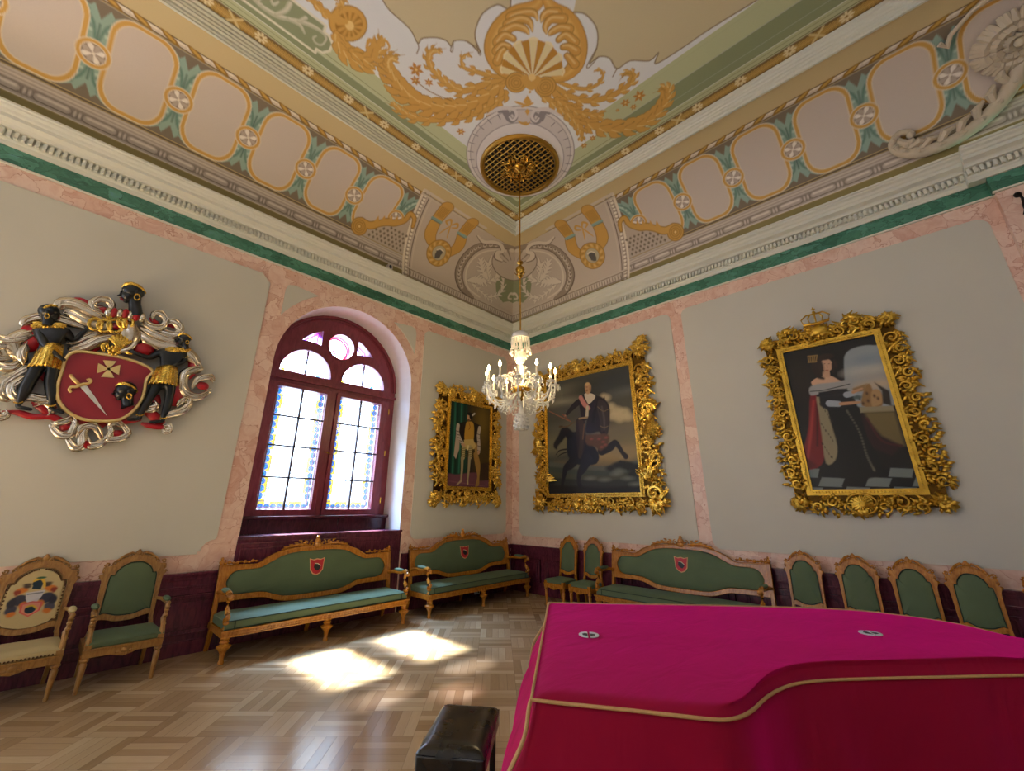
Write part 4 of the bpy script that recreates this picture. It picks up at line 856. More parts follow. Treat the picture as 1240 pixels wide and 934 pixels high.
def chair(name, lbl, cat_, group, W, D, H, arms, mats, seatw, cream=False):
    woodm, fab = mats; r = empty(name); tag(r, lbl, cat_, group); k = W/.28; q = H/1.17; y0 = D/2-.06; sh = shear(y0, .45, .14)
    s_x = lambda P: [(x*k, z*q) for x, z in P]
    T = sym(s_x([(0, 1.125), (.06, 1.12), (.12, 1.095), (.18, 1.045), (.215, 1.02), (.265, 1.015), (.272, .985), (.262, .95), (.285, .93), (.272, .90), (.258, .85), (.25, .60), (.248, .47)]), 4)
    B = sym(s_x([(0, .475), (.08, .48), (.14, .50), (.20, .51), (.215, .49), (.215, .45), (.248, .45)]), 4)
    t_ = sym(s_x([(0, 1.055), (.06, 1.048), (.12, 1.01), (.155, .965), (.165, .935), (.195, .93), (.205, .88), (.208, .75), (.21, .62), (.212, .56)]), 4); b_ = sym(s_x([(0, .525), (.07, .53), (.13, .55), (.18, .565), (.208, .555)]), 4)
    hole = t_+b_[::-1]
    m = MB().holed([T+B[::-1], hole], -.018, .024, sh)
    for e in (1,): m.strip(t_, [(x*1.04, .8*q+(z-.8*q)*1.035) for x, z in t_], .02, .032, sh)
    m.build('back_frame', woodm, r, bevel=.004)
    g = MB(); cz = .78*q; L = len(hole); lay = [(1.0, .0), (.97, .02), (.88, .03), (.4, .035)]; v = []; f = []
    for kk, d in lay: v += [sh(x*kk, cz+(z-cz)*kk, d) for x, z in hole]
    for j in range(len(lay)-1): f += [(j*L+i, j*L+(i+1) % L, (j+1)*L+(i+1) % L, (j+1)*L+i) for i in range(L)]
    f.append(tuple((len(lay)-1)*L+i for i in range(L))); g.add(v, f); bu = g.build('back_upholstery', fab, r)
    pm = MB(); edge = [(x*.975, cz+(z-cz)*.975) for x, z in hole]
    if cream:
        for i in range(0, len(edge)):
            x, z = edge[i]; x2, z2 = edge[(i+1) % len(edge)]; n_ = max(1, int(math.hypot(x2-x, z2-z)/.022))
            for j in range(n_): a = j/n_; pm.ball(sh((x+(x2-x)*a)*.96, cz+(z+(z2-z)*a-cz)*.965, .026), (.009, .005, .009), 5, 4)
        pm.build('nail_trim', M_BROWN, r)
    else: pm.tube([sh(x, z, .022) for x, z in edge], .006, 5, closed=True); pm.build('piping', M_DKGREEN, r)
    c = MB(); Y = lambda z: sh(0, z, .01)[1]
    c.ball((0, Y(1.14*q), 1.14*q), (.03, .02, .03)); c.ball((0, Y(1.17*q), 1.165*q), (.016, .014, .016))
    for s_ in (-1, 1):
        pts = [(.02, 1.13), (.06, 1.145), (.11, 1.125), (.16, 1.085), (.20, 1.05)]; c.tube([(s_*x*k, Y(z*q), z*q) for x, z in pts], [.012, .015, .015, .013, .008], 7)
        for i in range(7): x = .03+i*.028; z = 1.125-.0*i-(x*x)*1.9+.012; c.ball((s_*x*k, Y(z*q)-.012, (z-.02)*q), (.011, .012, .014), 6, 4)
        scroll(c, (s_*.045*k, 1.13*q), .022, 1.1, PI/2, -s_, .008, Y(1.13*q)-.01, n=10)
        scroll(c, (s_*.245*k, 1.04*q), .024, 1.2, PI, -s_, .010, Y(1.04*q), n=12); scroll(c, (s_*.272*k, .925*q), .022, 1.2, 0, s_, .009, Y(.92*q), n=12)
        c.ball((s_*.262*k, Y(.97*q)-.01, .975*q), (.014, .016, .02), 6, 5)
    c.build('carved_crest', woodm, r)
    if cream:                            # embroidered arms on the back
        xs = np.arange(-.20, .201, .004); zs = np.arange(.53, 1.05, .004); X, Z = np.meshgrid(xs, zs); pt = Paint(X, Z, '#bfae80')
        for s_ in (-1, 1):
            for (x, z, a, b, col) in ((.09, .78, .06, .06, '#3b3c4a'), (.13, .70, .045, .04, '#4a4856'), (.10, .86, .05, .03, '#c9762c'), (.055, .73, .03, .035, '#d07c30'), (.14, .76, .03, .05, '#33343f'), (.125, .845, .02, .022, '#8a3a2a'), (.12, .66, .03, .018, '#c9762c'), (.07, .90, .03, .016, '#4a3d35')):
                for i in range(5): pt.ell(s_*(x+.012*math.cos(i*1.3+x*40)), z+.012*math.sin(i*2.1+z*30), a*.62, b*.62, col, soft=.01)
        pt.poly([(-.065, .84), (.065, .85), (.05, .79), (.02, .74), (-.03, .74), (-.055, .79)], '#c2c4cc'); pt.stroke([(-.05, .825), (.05, .83)], .006, '#7b7e8c', smooth=0)
        pt.poly([(-.075, .745), (0, .76), (.075, .745), (.07, .67), (0, .625), (-.07, .67)], '#d0605a'); pt.poly([(-.06, .735), (0, .748), (.06, .735), (.056, .675), (0, .638), (-.056, .675)], '#d98f78')
        pt.ell(0, .69, .038, .036, '#1f3440'); pt.stroke([(-.03, .715), (.01, .72), (.045, .69)], .007, '#d8b23c')
        pt.ell(0, .92, .04, .038, '#1f3440'); pt.poly([(-.03, .92), (-.035, .87), (.03, .86), (.035, .92)], '#1f3440'); pt.stroke([(-.035, .94), (.01, .955), (.04, .92), (.05, .88)], .009, '#d8b23c'); pt.ell(.01, .965, .035, .01, '#2c5a40')
        P3 = np.stack([X, y0+(Z-.45)*.14-.0385, Z], -1); ins = (np.abs(X) < np.interp(Z, [.53, .56, .60, .9, .93, .96, 1.0, 1.035], [.05, .15, .185, .18, .155, .14, .10, .02])); paint_grid('embroidered_arms', X, Z, P3, pt, M_CREAM_P, bu, smooth=False, keep=ins)
    hw = seatw/2; f0 = -D/2; z1 = .36
    s2 = MB()
    def seat(u, v2):
        wv = hw*(1-.1*v2); x = (-1+2*u)*wv; y = f0+.01+(D-.10)*v2; e_ = min(u, 1-u)*2*wv; e_ = min(e_, v2*D, (1-v2)*D); return (x, y, z1+.05+.03*(1-math.exp(-e_/.05)))
    s2.grid(seat, 16, 12); s2.prism([(-hw, f0+.01), (hw, f0+.01), (hw*.9, D/2-.09), (-hw*.9, D/2-.09)], z1, z1+.05, lambda a, b, h: (a, b, h)); s2.build('seat_cushion', fab, r, bevel=.01)
    pm = MB()
    if cream:
        for i in range(24): pm.ball((-hw+.02+i*(2*hw-.04)/23, f0+.004, z1+.012), (.008, .005, .008), 5, 4)
        pm.build('nail_trim', M_BROWN, r)
    a = MB(); a.box((0, f0+.015, z1-.035), (2*hw, .045, .07)); a.box((0, D/2-.06, z1-.035), (2*hw*.88, .04, .07))
    for s_ in (-1, 1): a.taper((s_*hw*.96, 0, z1-.07), (s_*hw*.96, 0, z1), (.035, D-.1), (.035, D-.1))
    a.box((0, f0-.008, z1-.008), (2*hw+.01, .02, .014)); a.prism([(-.10, z1-.07), (-.06, z1-.085), (0, z1-.10), (.06, z1-.085), (.10, z1-.07)], f0-.006, f0+.03, lambda u, z, h: (u, h, z)); a.ball((0, f0-.01, z1-.045), (.03, .01, .025)); a.ball((-.05, f0-.008, z1-.06), (.02, .008, .012)); a.ball((.05, f0-.008, z1-.06), (.02, .008, .012))
    a.build('seat_rail', woodm, r, bevel=.003)
    for s_ in (-1, 1):
        l = MB(); slim_leg(l, s_*(hw-.025), f0+.025, z1-.03); l.box((s_*(hw-.025), f0+.025, z1-.01), (.052, .052, .09)); l.build('front_leg', woodm, r)
        l = MB(); l.taper((s_*hw*.84, D/2-.01, 0), (s_*hw*.86, D/2-.075, z1), (.032, .034), (.042, .042)); l.taper((s_*hw*.86, D/2-.075, z1), (s_*.228*k, y0+.005, .50), (.042, .04), (.035, .035)); l.build('rear_leg', woodm, r, bevel=.003)
        if arms:
            l = MB(); x = s_*(hw-.02); xb = s_*.245*k
            l.tube([(xb, y0, .66), (x, y0-.12, .665), (x+s_*.01, f0+.20, .665), (x+s_*.012, f0+.11, .66), (x+s_*.012, f0+.085, .635), (x+s_*.01, f0+.11, .615)], [.017, .018, .02, .026, .025, .018], 8)
            l.tube([(x+s_*.01, f0+.13, .65), (x+s_*.01, f0+.10, .58), (x, f0+.115, .52), (x, f0+.06, .47), (x, f0+.035, .41), (x, f0+.03, .36)], [.02, .018, .024, .02, .026, .026], 8)
            for z in (.60, .55, .47): l.ball((x+s_*.008, f0+.085, z), (.024, .02, .016), 7, 5)
            ar_ = l.build('armrest', woodm, r); MB().ball((x+s_*.008, f0+.22, .695), (.033, .13, .024), 10, 8).build('arm_pad', fab, ar_)
    return r
def put(o, x, y, rz): o.location = (x, y, 0); o.rotation_euler = (0, 0, rz)
s0 = sofa('long green oak settee under the arched window'); put(s0, -4.29, -.38, 0)
for (x, y, rz, lb) in ((-1.49, -.40, 0, 'green oak settee in the corner below the narrow standing portrait'), (-.42, -3.76, -PI/2, 'green oak settee against the right wall below the horseman painting')):
    o = copy_tree(s0); put(o, x, y, rz); o['label'] = lb
a0 = chair('armchair', 'green upholstered oak armchair between the cream armchair and the window settee', 'armchair', None, .285, .60, 1.17, True, (M_OAKD, M_GREENV), .60); put(a0, -6.33, -.355, 0)
a1 = chair('armchair', 'cream armchair with an embroidered coat of arms on its back', 'armchair', None, .285, .60, 1.17, True, (M_OAKD, M_CREAM), .60, True); put(a1, -7.07, -.355, 0)
c0 = chair('side_chair', 'narrow green side chair nearest the room corner', 'chair', 'green side chairs along the right wall', .205, .50, 1.135, False, (M_OAK, M_GREENV), .43); put(c0, -.38, -1.61, -PI/2)
SC = [(-2.15, 'narrow green side chair touching the left arm of the right-wall settee'), (-5.35, 'green side chair just right of the right-wall settee'), (-5.90, 'second green side chair right of the right-wall settee'),
      (-6.40, 'third green side chair right of the right-wall settee'), (-6.87, 'last full green side chair on the right wall, beside the picture edge'), (-7.43, 'green side chair mostly cut off by the right edge of the picture')]
for y, lb in SC: o = copy_tree(c0); put(o, -.38, y, -PI/2); o['label'] = lb
# ---------------------------------------------------------------- gilded frames and their paintings
def gold_mat(name, base, dark, rough=.3):
    t = NT(name); p = t.pos('Object'); n1, _ = t.noise(p, 9, 4); n2, _ = t.noise(p, 60, 3); t.bump(n2, .25, .004)
    return t.fin(t.mix(t.math('MULTIPLY', n1, 1.1, clamp=True), dark, base), n2*.2+rough-.12, .92)
M_GILT = gold_mat('gilding', '#ffd866', '#a87c24'); M_GILTD = gold_mat('shaded_gilding', '#6e4e18', '#2c1b07', .45)  # second gilding is darkened: shade between the leaves put into the board's colour
M_OILP = painted('oil_paint', .38, Coat_Weight=.1, Coat_Roughness=.2, Specular_IOR_Level=.3)
def leaf3(m, mp, a, b, ang, L, w_, h, curl=.6, hh=.03):
    P = []; R = []
    for i in range(7):
        t = i/6; aa = ang+curl*t*t; P.append(mp(a+L*t*math.cos(ang+curl*t*.5), b+L*t*math.sin(ang+curl*t*.5), h+hh*math.sin(PI*min(1, t*1.15)))); R.append(w_*(.5, .9, 1.1, 1.1, .95, .7, .25)[i])
    up = Vector(mp(0, 0, 1))-Vector(mp(0, 0, 0)); m.tube(P, R, 6, .55, up)
def cscroll(m, mp, a, b, r, a0, sgn, w_, h, turns=1.15, n=16):
    P = []; R = []
    for i in range(n+1):
        t = i/n; rr = r*(1-.8*t); an = a0+sgn*turns*2*PI*t; P.append(mp(a+rr*math.cos(an), b+rr*math.sin(an), h+.03*t)); R.append(w_*(.5+.7*math.sin(PI*(.2+.7*t))))
    up = Vector(mp(0, 0, 1))-Vector(mp(0, 0, 0)); m.tube(P, R, 6, .8, up); m.ball(mp(a, b, h+.035), w_*1.3, 7, 5)
def carved_side(m, mp, p0, p1, fw, rng, hb=.035):
    # foliage running along a rail from p0 to p1 (points on the band's centre line), fw = band width
    (x0, y0), (x1, y1) = p0, p1; L = math.hypot(x1-x0, y1-y0); dx, dy = (x1-x0)/L, (y1-y0)/L; nx, ny = -dy, dx; n = max(2, int(L/(fw*.62))); th = math.atan2(dy, dx)
    for i in range(n):
        t = (i+.5)/n; c = (x0+dx*L*t, y0+dy*L*t); sd = 1 if i % 2 else -1; dr = 1 if t < .5 else -1; r = fw*.27*rng.uniform(.9, 1.15)
        cc = (c[0]+nx*sd*fw*.12, c[1]+ny*sd*fw*.12); cscroll(m, mp, cc[0], cc[1], r, th+PI*.5*sd, dr*sd, fw*.045, hb+.02)
        for k in range(14):
            an = th+(0 if dr > 0 else PI)+sd*(-1.2+.27*k)+rng.uniform(-.2, .2); o = r*.75
            leaf3(m, mp, cc[0]+o*math.cos(an), cc[1]+o*math.sin(an), an+sd*.7*rng.uniform(.6, 1.2), fw*rng.uniform(.2, .36), fw*.06, hb, curl=rng.uniform(-.9, .9), hh=rng.uniform(.015, .05))
        for k in range(9):
            u = rng.uniform(-.4, .4)*L/n; s2 = -sd; an = th+(0 if dr > 0 else PI)+s2*rng.uniform(.3, 1.2)
            leaf3(m, mp, c[0]+dx*u+nx*fw*rng.uniform(-.4, .4), c[1]+dy*u+ny*fw*rng.uniform(-.4, .4), an, fw*.3, fw*.07, hb-.015, curl=s2*1.2)
        leaf3(m, mp, c[0]-dx*dr*fw*.4-nx*sd*fw*.1, c[1]-dy*dr*fw*.4-ny*sd*fw*.1, th+(0 if dr > 0 else PI)+sd*.35, fw*.7, fw*.06, hb, curl=sd*.6)
def tuft(m, mp, a, b, ang, spread, n, L, w_, h, rng):
    for k in range(n):
        an = ang+spread*((k+.5)/n-.5)
        leaf3(m, mp, a, b, an, L*rng.uniform(.55, .95), w_*.8, h, curl=rng.choice((-1, 1))*rng.uniform(.5, 1.5), hh=.05)
        leaf3(m, mp, a+L*.35*math.cos(an), b+L*.35*math.sin(an), an+rng.uniform(-.9, .9), L*.42, w_*.6, h-.01, curl=rng.uniform(-1, 1), hh=.04)
def frame(name, lbl, W, Hh, l, r_, b_, t_, mp, loc, rot, mat, paintfn, seed, extra, res=.008):
    # local: a right, b up from the canvas' lower left corner, h out of the wall
    root = empty(name, loc, rot=rot); tag(root, lbl, 'painting'); rng = random.Random(seed)
    q = MB()
    for (o0, o1, h0, h1) in ((.0, .022, .03, .07), (.022, .045, .03, .085), (.045, .075, .03, .06)):
        A = [(-o0, -o0), (W+o0, -o0), (W+o0, Hh+o0), (-o0, Hh+o0)]; B = [(-o1, -o1), (W+o1, -o1), (W+o1, Hh+o1), (-o1, Hh+o1)]; q.strip(A, B, h0, h1, mp, closed=True)
    for k in range(int(2*(W+Hh)/.035)):
        s = k*.035; o = .034
        p = (s, -o) if s < W else (W+o, s-W) if s < W+Hh else (2*W+Hh-s, Hh+o) if s < 2*W+Hh else (-o, 2*(W+Hh)-s)
        q.ball(mp(p[0], p[1], .085), .011, 5, 4)
    q.build('inner_moulding', mat, root)
    q = MB(); k = .72
    q.holed([[(-l*k, -b_*k), (W+r_*k, -b_*k), (W+r_*k, Hh+t_*k), (-l*k, Hh+t_*k)], [(0, 0), (W, 0), (W, Hh), (0, Hh)]], .0, .035, mp); q.build('frame_board', M_GILTD, root, smooth=False)
    c = MB(); e = .075
    carved_side(c, mp, (-l*.2, -e-(b_-e)*.5), (W+r_*.2, -e-(b_-e)*.5), b_-e*.6, rng); carved_side(c, mp, (-l*.2, Hh+e+(t_-e)*.5), (W+r_*.2, Hh+e+(t_-e)*.5), t_-e*.6, rng)
    carved_side(c, mp, (-e-(l-e)*.5, 0), (-e-(l-e)*.5, Hh), l-e*.6, rng); carved_side(c, mp, (W+e+(r_-e)*.5, 0), (W+e+(r_-e)*.5, Hh), r_-e*.6, rng)
    for (x, y, an) in ((-l*.55, -b_*.55, PI*1.25), (W+r_*.55, -b_*.55, -PI/4), (W+r_*.55, Hh+t_*.55, PI/4), (-l*.55, Hh+t_*.55, PI*.75)):
        tuft(c, mp, x, y, an, 2.6, 9, min(l, b_)*.55, .025, .05, rng); tuft(c, mp, x, y, an+PI, 3.2, 7, min(l, b_)*.5, .025, .05, rng); cscroll(c, mp, x, y, .07, an, 1, .02, .07)
    c.build('carved_foliage', mat, root); extra(root, mp, W, Hh, mat, rng)
    X, Y = np.meshgrid(np.arange(0, W+res, res), np.arange(0, Hh+res, res)); pt = Paint(X, Y, '#2a2420'); paintfn(pt, W, Hh)
    v = np.array([mp(0, 0, .045), mp(1, 0, .045), mp(0, 1, .045)]); P3 = v[0]+X[..., None]*(v[1]-v[0])+Y[..., None]*(v[2]-v[0])
    paint_grid('canvas', X, Y, P3, pt, M_OILP, root, smooth=False); return root
MF = lambda a, b, h: (a, -h, b)
def leftpx(x0, z0, kx, ky, sc): return lambda x, y: (Lw(kx+x/sc, ky+y/sc, -.05)[0]-x0, Lw(kx+x/sc, ky+y/sc, -.05)[1]-z0)
def rightpx(y0, z0, kx, ky, sc): return lambda x, y: (y0-Rw(kx+x/sc, ky+y/sc, -.05)[0], Rw(kx+x/sc, ky+y/sc, -.05)[1]-z0)
# --- narrow standing portrait
def p_stand(pt, W, H):
    g = leftpx(-1.93, 2.03, 535, 480, 7.785); po = lambda P, c, **k: pt.poly([g(*q) for q in (cat(P, 3, True) if len(P) >= 6 else P)], c, **k); st = lambda P, w_, c, **k: pt.stroke([g(q[0], q[1])+((q[2],) if len(q) > 2 else ()) for q in P], w_, c, **k)
    po([(250, -60), (600, -60), (600, 800), (300, 700)], '#4a3a1c', soft=.15); pt.ell(*g(380, 250), .16, .35, '#7a6228', soft=.2, a=.8); po([(60, 20), (240, 60), (230, 760), (20, 720)], '#123a30', soft=.04)
    for i, x in enumerate((95, 125, 150, 185, 215)): st([(x, 60), (x-8, 300), (x-20, 500), (x-30, 720)], .016, '#2f7a60' if i % 2 else '#0b241e', soft=.03)
    po([(0, 720), (120, 740), (300, 720), (460, 760), (460, 900), (0, 900)], '#6d4250', soft=.02); po([(330, 640), (460, 620), (460, 790), (340, 800)], '#3a2a20', soft=.02); st([(60, 800), (400, 850)], .006, '#8a5a66', soft=.01)
    po([(295, 540), (330, 540), (358, 640), (350, 760), (345, 840), (310, 850), (330, 760), (312, 660)], '#a07c42'); st([(300, 420, .04), (318, 480, .05), (325, 560, .04)], .04, '#a5834c')   # hound
    po([(130, 350), (165, 370), (160, 500), (128, 592), (108, 560)], '#b9a592'); po([(160, 250), (235, 240), (225, 380), (175, 460), (140, 380)], '#1b1413'); po([(285, 240), (365, 280), (345, 440), (300, 440)], '#1b1413')
    for sx, P in ((1, [(150, 275), (145, 340), (165, 400), (195, 455)]), (1, [(352, 300), (340, 370), (345, 440), (345, 520)])):
        st(P, .042, '#bfb2a2'); c = cat(P, 6)
        for q in c[5::3]: x, y = g(*q[:2]); pt.stroke([(x-.04, y), (x+.04, y-.01)], .007, '#4c3a36', smooth=0)
    po([(225, 255), (240, 240), (290, 250), (300, 330), (288, 420), (215, 420), (212, 330)], '#bd9138'); po([(205, 410), (290, 405), (318, 470), (300, 500), (200, 500)], '#c9b070')
    for (x, y0, y1) in ((200, 480, 580), (265, 480, 580)):
        st([(x, y0), (x-4, y1)], .042, '#b5a676')
        for k in range(5): st([(x-24, y0+14+k*20), (x+22, y0+10+k*20)], .007, '#6a5a34', smooth=0)
    st([(188, 585, .036), (186, 680, .03), (176, 790, .02)], .03, '#a39470'); st([(256, 585, .036), (250, 680, .03), (238, 800, .02)], .03, '#a39470'); st([(176, 800, .022), (138, 835, .014)], .02, '#b5a27c'); st([(238, 800, .022), (240, 825, .02)], .02, '#b5a27c')
    st([(245, 470), (240, 500)], .02, '#e0d29a'); st([(190, 455), (208, 462)], .026, '#c69b7c'); st([(345, 520), (342, 540)], .024, '#c69b7c'); st([(250, 250), (262, 290), (250, 315)], .006, '#6d2a1c')
    pt.ell(*g(252, 200), .055, .075, '#c49a7c'); pt.ell(*g(250, 228), .035, .03, '#6b4a30'); pt.ell(*g(272, 190), .05, .07, '#120d0c'); pt.ell(*g(262, 170), .085, .035, '#120d0c'); st([(285, 180), (305, 165)], .02, '#c9c4bb')
def x_stand(root, mp, W, H, mat, rng):
    q = MB(); q.lathe([(.13, 0), (.12, .03), (.10, .035), (.03, .05), (0.001, .055)], n=20, c=(0, 0, 0)); 
    for (a, b, s) in ((W*.5, -.20, .85), (W*.62, H+.2, 1.), (.0, H+.18, .8)):
        m = MB(); m.ball(mp(a, b, .07), (.12*s, .04, .14*s), 12, 8); tuft(m, mp, a, b, PI/2, 5.6, 14, .2*s, .025, .06, rng)
        m.build('cartouche', mat, root)
    for (a, b, an) in ((-.28, H+.22, PI*.6), (W+.25, H+.22, PI*.4), (-.3, -.28, PI*1.3), (W+.25, -.28, -.5)): m = MB(); tuft(m, mp, a, b, an, 3.8, 10, .17, .025, .06, rng); m.ball(mp(a, b, .08), .05, 8, 6); m.build('corner_acanthus', mat, root)
frame('framed_portrait', 'narrow gilt-framed portrait of a standing man with a hound, left of the room corner', 1.13, 1.69, .40, .36, .36, .36, MF, (-1.93, -.02, 2.03), (0, 0, 0), M_GILT, p_stand, 3, x_stand)
# --- rider on a rearing horse
def p_horse(pt, W, H):
    g = rightpx(-1.12, 1.91, 655, 440, 5.66); po = lambda P, c, **k: pt.poly([g(*q) for q in (cat(P, 3, True) if len(P) >= 6 else P)], c, **k); st = lambda P, w_, c, **k: pt.stroke([g(q[0], q[1])+((q[2],) if len(q) > 2 else ()) for q in P], w_, c, **k); bl = lambda x, y, rx, ry, c, **k: pt.ell(*g(x, y), rx, ry, c, **k)
    po([(0, -100), (800, -100), (800, 1000), (0, 1000)], '#4a4a40')
    for (x, y, a, b, c) in ((150, 200, .5, .12, '#6e6c5c'), (140, 270, .4, .06, '#9a9480'), (120, 330, .5, .12, '#4c4d45'), (420, 160, .8, .2, '#33362f'), (560, 130, .6, .25, '#3a3e3c'), (600, 190, .3, .06, '#62665f'), (200, 450, .7, .15, '#5d5c4c'), (90, 560, .6, .2, '#6f6a52'), (560, 520, .6, .3, '#7d7252'), (620, 440, .4, .15, '#6d6653'), (500, 640, .8, .12, '#a1885a'), (560, 600, .5, .1, '#92805a'), (300, 690, .6, .06, '#7d6b4a')): bl(x, y, a, b, c, soft=.16, a=.85)
    for (x, y, a) in ((450, 240, .09), (480, 300, .10), (520, 330, .12), (570, 340, .12), (600, 370, .10), (500, 360, .12), (430, 225, .06), (545, 380, .1)): bl(x, y, a, a*.75, '#c2b28c', soft=.07, a=.8)
    for i, (y, c) in enumerate(((700, '#54584e'), (730, '#3d453f'), (765, '#46493c'), (800, '#2e3230'), (850, '#22231f'))): po([(0, y), (200, y-6), (450, y+8), (740, y-14), (800, 1000), (0, 1000)], c, soft=.03)
    for (x, y, a) in ((520, 700, .1), (560, 690, .12), (600, 705, .15), (660, 720, .15), (480, 720, .1), (640, 760, .12)): bl(x, y, a, a*.5, '#1d211d', soft=.04)
    for (x, y) in ((540, 740), (600, 790), (520, 760), (650, 830), (340, 790), (440, 800)): bl(x, y, .1, .03, '#7c8076', soft=.05, a=.6)
    st([(560, 690), (548, 670), (540, 690)], .012, '#1d211d')
    st([(60, 330), (205, 400)], .010, '#8a5a44', smooth=0)
    po([(190, 490), (240, 470), (300, 480), (340, 540), (400, 620), (380, 690), (300, 700), (240, 690), (190, 640), (180, 560)], '#191c24', soft=.02)    # body
    st([(200, 490, .09), (165, 470, .1), (140, 510, .08), (105, 560, .06), (110, 585, .02)], .07, '#14151a', soft=.03); st([(180, 590, .014), (130, 600, .012), (105, 630, .006)], .01, '#14151a'); st([(180, 610, .012), (140, 625, .01), (120, 645, .005)], .01, '#14151a')
    st([(250, 640, .12), (210, 690, .10), (175, 720, .07), (160, 780, .045), (150, 830, .035), (148, 870, .045)], .07, '#191b22', soft=.015); st([(320, 660, .12), (290, 720, .09), (268, 760, .06), (262, 810, .045), (275, 850, .05)], .07, '#1d1f28', soft=.015)
    st([(420, 600, .09), (480, 575, .075), (510, 545, .055), (535, 570, .045), (560, 610, .04), (585, 640, .05)], .05, '#1c1b1c', soft=.012); st([(360, 610, .08), (385, 650, .05), (378, 675, .04)], .05, '#17181e', soft=.012)
    po([(350, 240), (385, 225), (430, 240), (470, 290), (475, 380), (465, 470), (450, 495), (420, 495), (400, 470), (350, 480), (310, 470), (320, 380), (335, 290)], '#1a1819', soft=.02); st([(440, 320, .03), (455, 400, .035), (445, 470, .03)], .03, '#383433', soft=.03); st([(375, 240, .02), (385, 222, .006)], .01, '#17161a'); 
    po([(392, 255), (440, 262), (462, 310), (466, 400), (462, 455), (450, 488), (425, 488), (412, 450), (404, 380), (388, 310)], '#332d2a', soft=.015); po([(372, 262), (378, 222), (392, 250)], '#1d1a1a'); po([(425, 255), (438, 225), (446, 262)], '#1d1a1a')
    st([(420, 300, .02), (436, 380, .022), (438, 450, .018)], .02, '#4d4642', soft=.02); st([(392, 300), (430, 330), (464, 318)], .008, '#6a5a40'); st([(408, 430), (436, 442), (462, 432)], .008, '#6a5a40'); bl(432, 474, .035, .02, '#1c1818', soft=.01); bl(405, 330, .014, .012, '#0c0b0b'); bl(455, 328, .012, .012, '#0c0b0b'); st([(385, 250, .03), (372, 320, .035), (360, 400, .03)], .03, '#0e0d0f', soft=.02)
    po([(300, 500), (360, 490), (465, 490), (462, 560), (430, 590), (405, 600), (370, 570), (320, 560)], '#5a3f2c', soft=.03)
    for x, y in ((400, 520), (430, 540), (450, 510), (420, 575), (350, 520), (445, 560)): bl(x, y, .035, .02, '#8a4a3a', soft=.02)
    po([(245, 390), (300, 380), (310, 520), (290, 620), (260, 640), (248, 520)], '#2a2426', soft=.01); st([(275, 400, .06), (285, 480, .06), (280, 560, .05), (270, 640, .04)], .05, '#3c3029', soft=.02); st([(300, 420, .012), (290, 520, .012)], .012, '#6d5236', soft=.01)
    po([(265, 245), (300, 215), (350, 200), (385, 235), (380, 290), (330, 380), (285, 390), (272, 330)], '#1f1b1f'); st([(285, 250, .06), (245, 280, .065), (215, 310, .055), (180, 350, .035)], .05, '#201d20'); bl(168, 362, .03, .025, '#a07a62'); st([(150, 350), (200, 395)], .01, '#7a4a3a', smooth=0)
    st([(275, 235, .045), (300, 280, .05), (330, 310, .04)], .05, '#b97a72', soft=.01); po([(300, 215), (330, 205), (365, 215), (375, 235), (335, 280), (318, 265)], '#c6bda8'); st([(322, 300, .03), (318, 360, .035)], .03, '#b8ae94', soft=.01)
    st([(265, 380), (320, 372)], .02, '#96805c', smooth=0); st([(130, 435, .02), (180, 435, .016), (240, 400, .006)], .02, '#5c4a34'); bl(140, 435, .05, .02, '#4a3a28')
    po([(303, 150), (322, 132), (345, 148), (345, 190), (330, 212), (312, 205)], '#b08a66', soft=.01); bl(322, 145, .045, .035, '#c4a56e'); bl(318, 188, .025, .02, '#8a5e3c', soft=.01); bl(340, 180, .018, .05, '#8a6a42', soft=.01); st([(312, 165), (322, 165)], .005, '#4a3020', smooth=0)
    po([(0, 840), (740, 850), (740, 1000), (0, 1000)], '#17171a', soft=.06, a=.8)
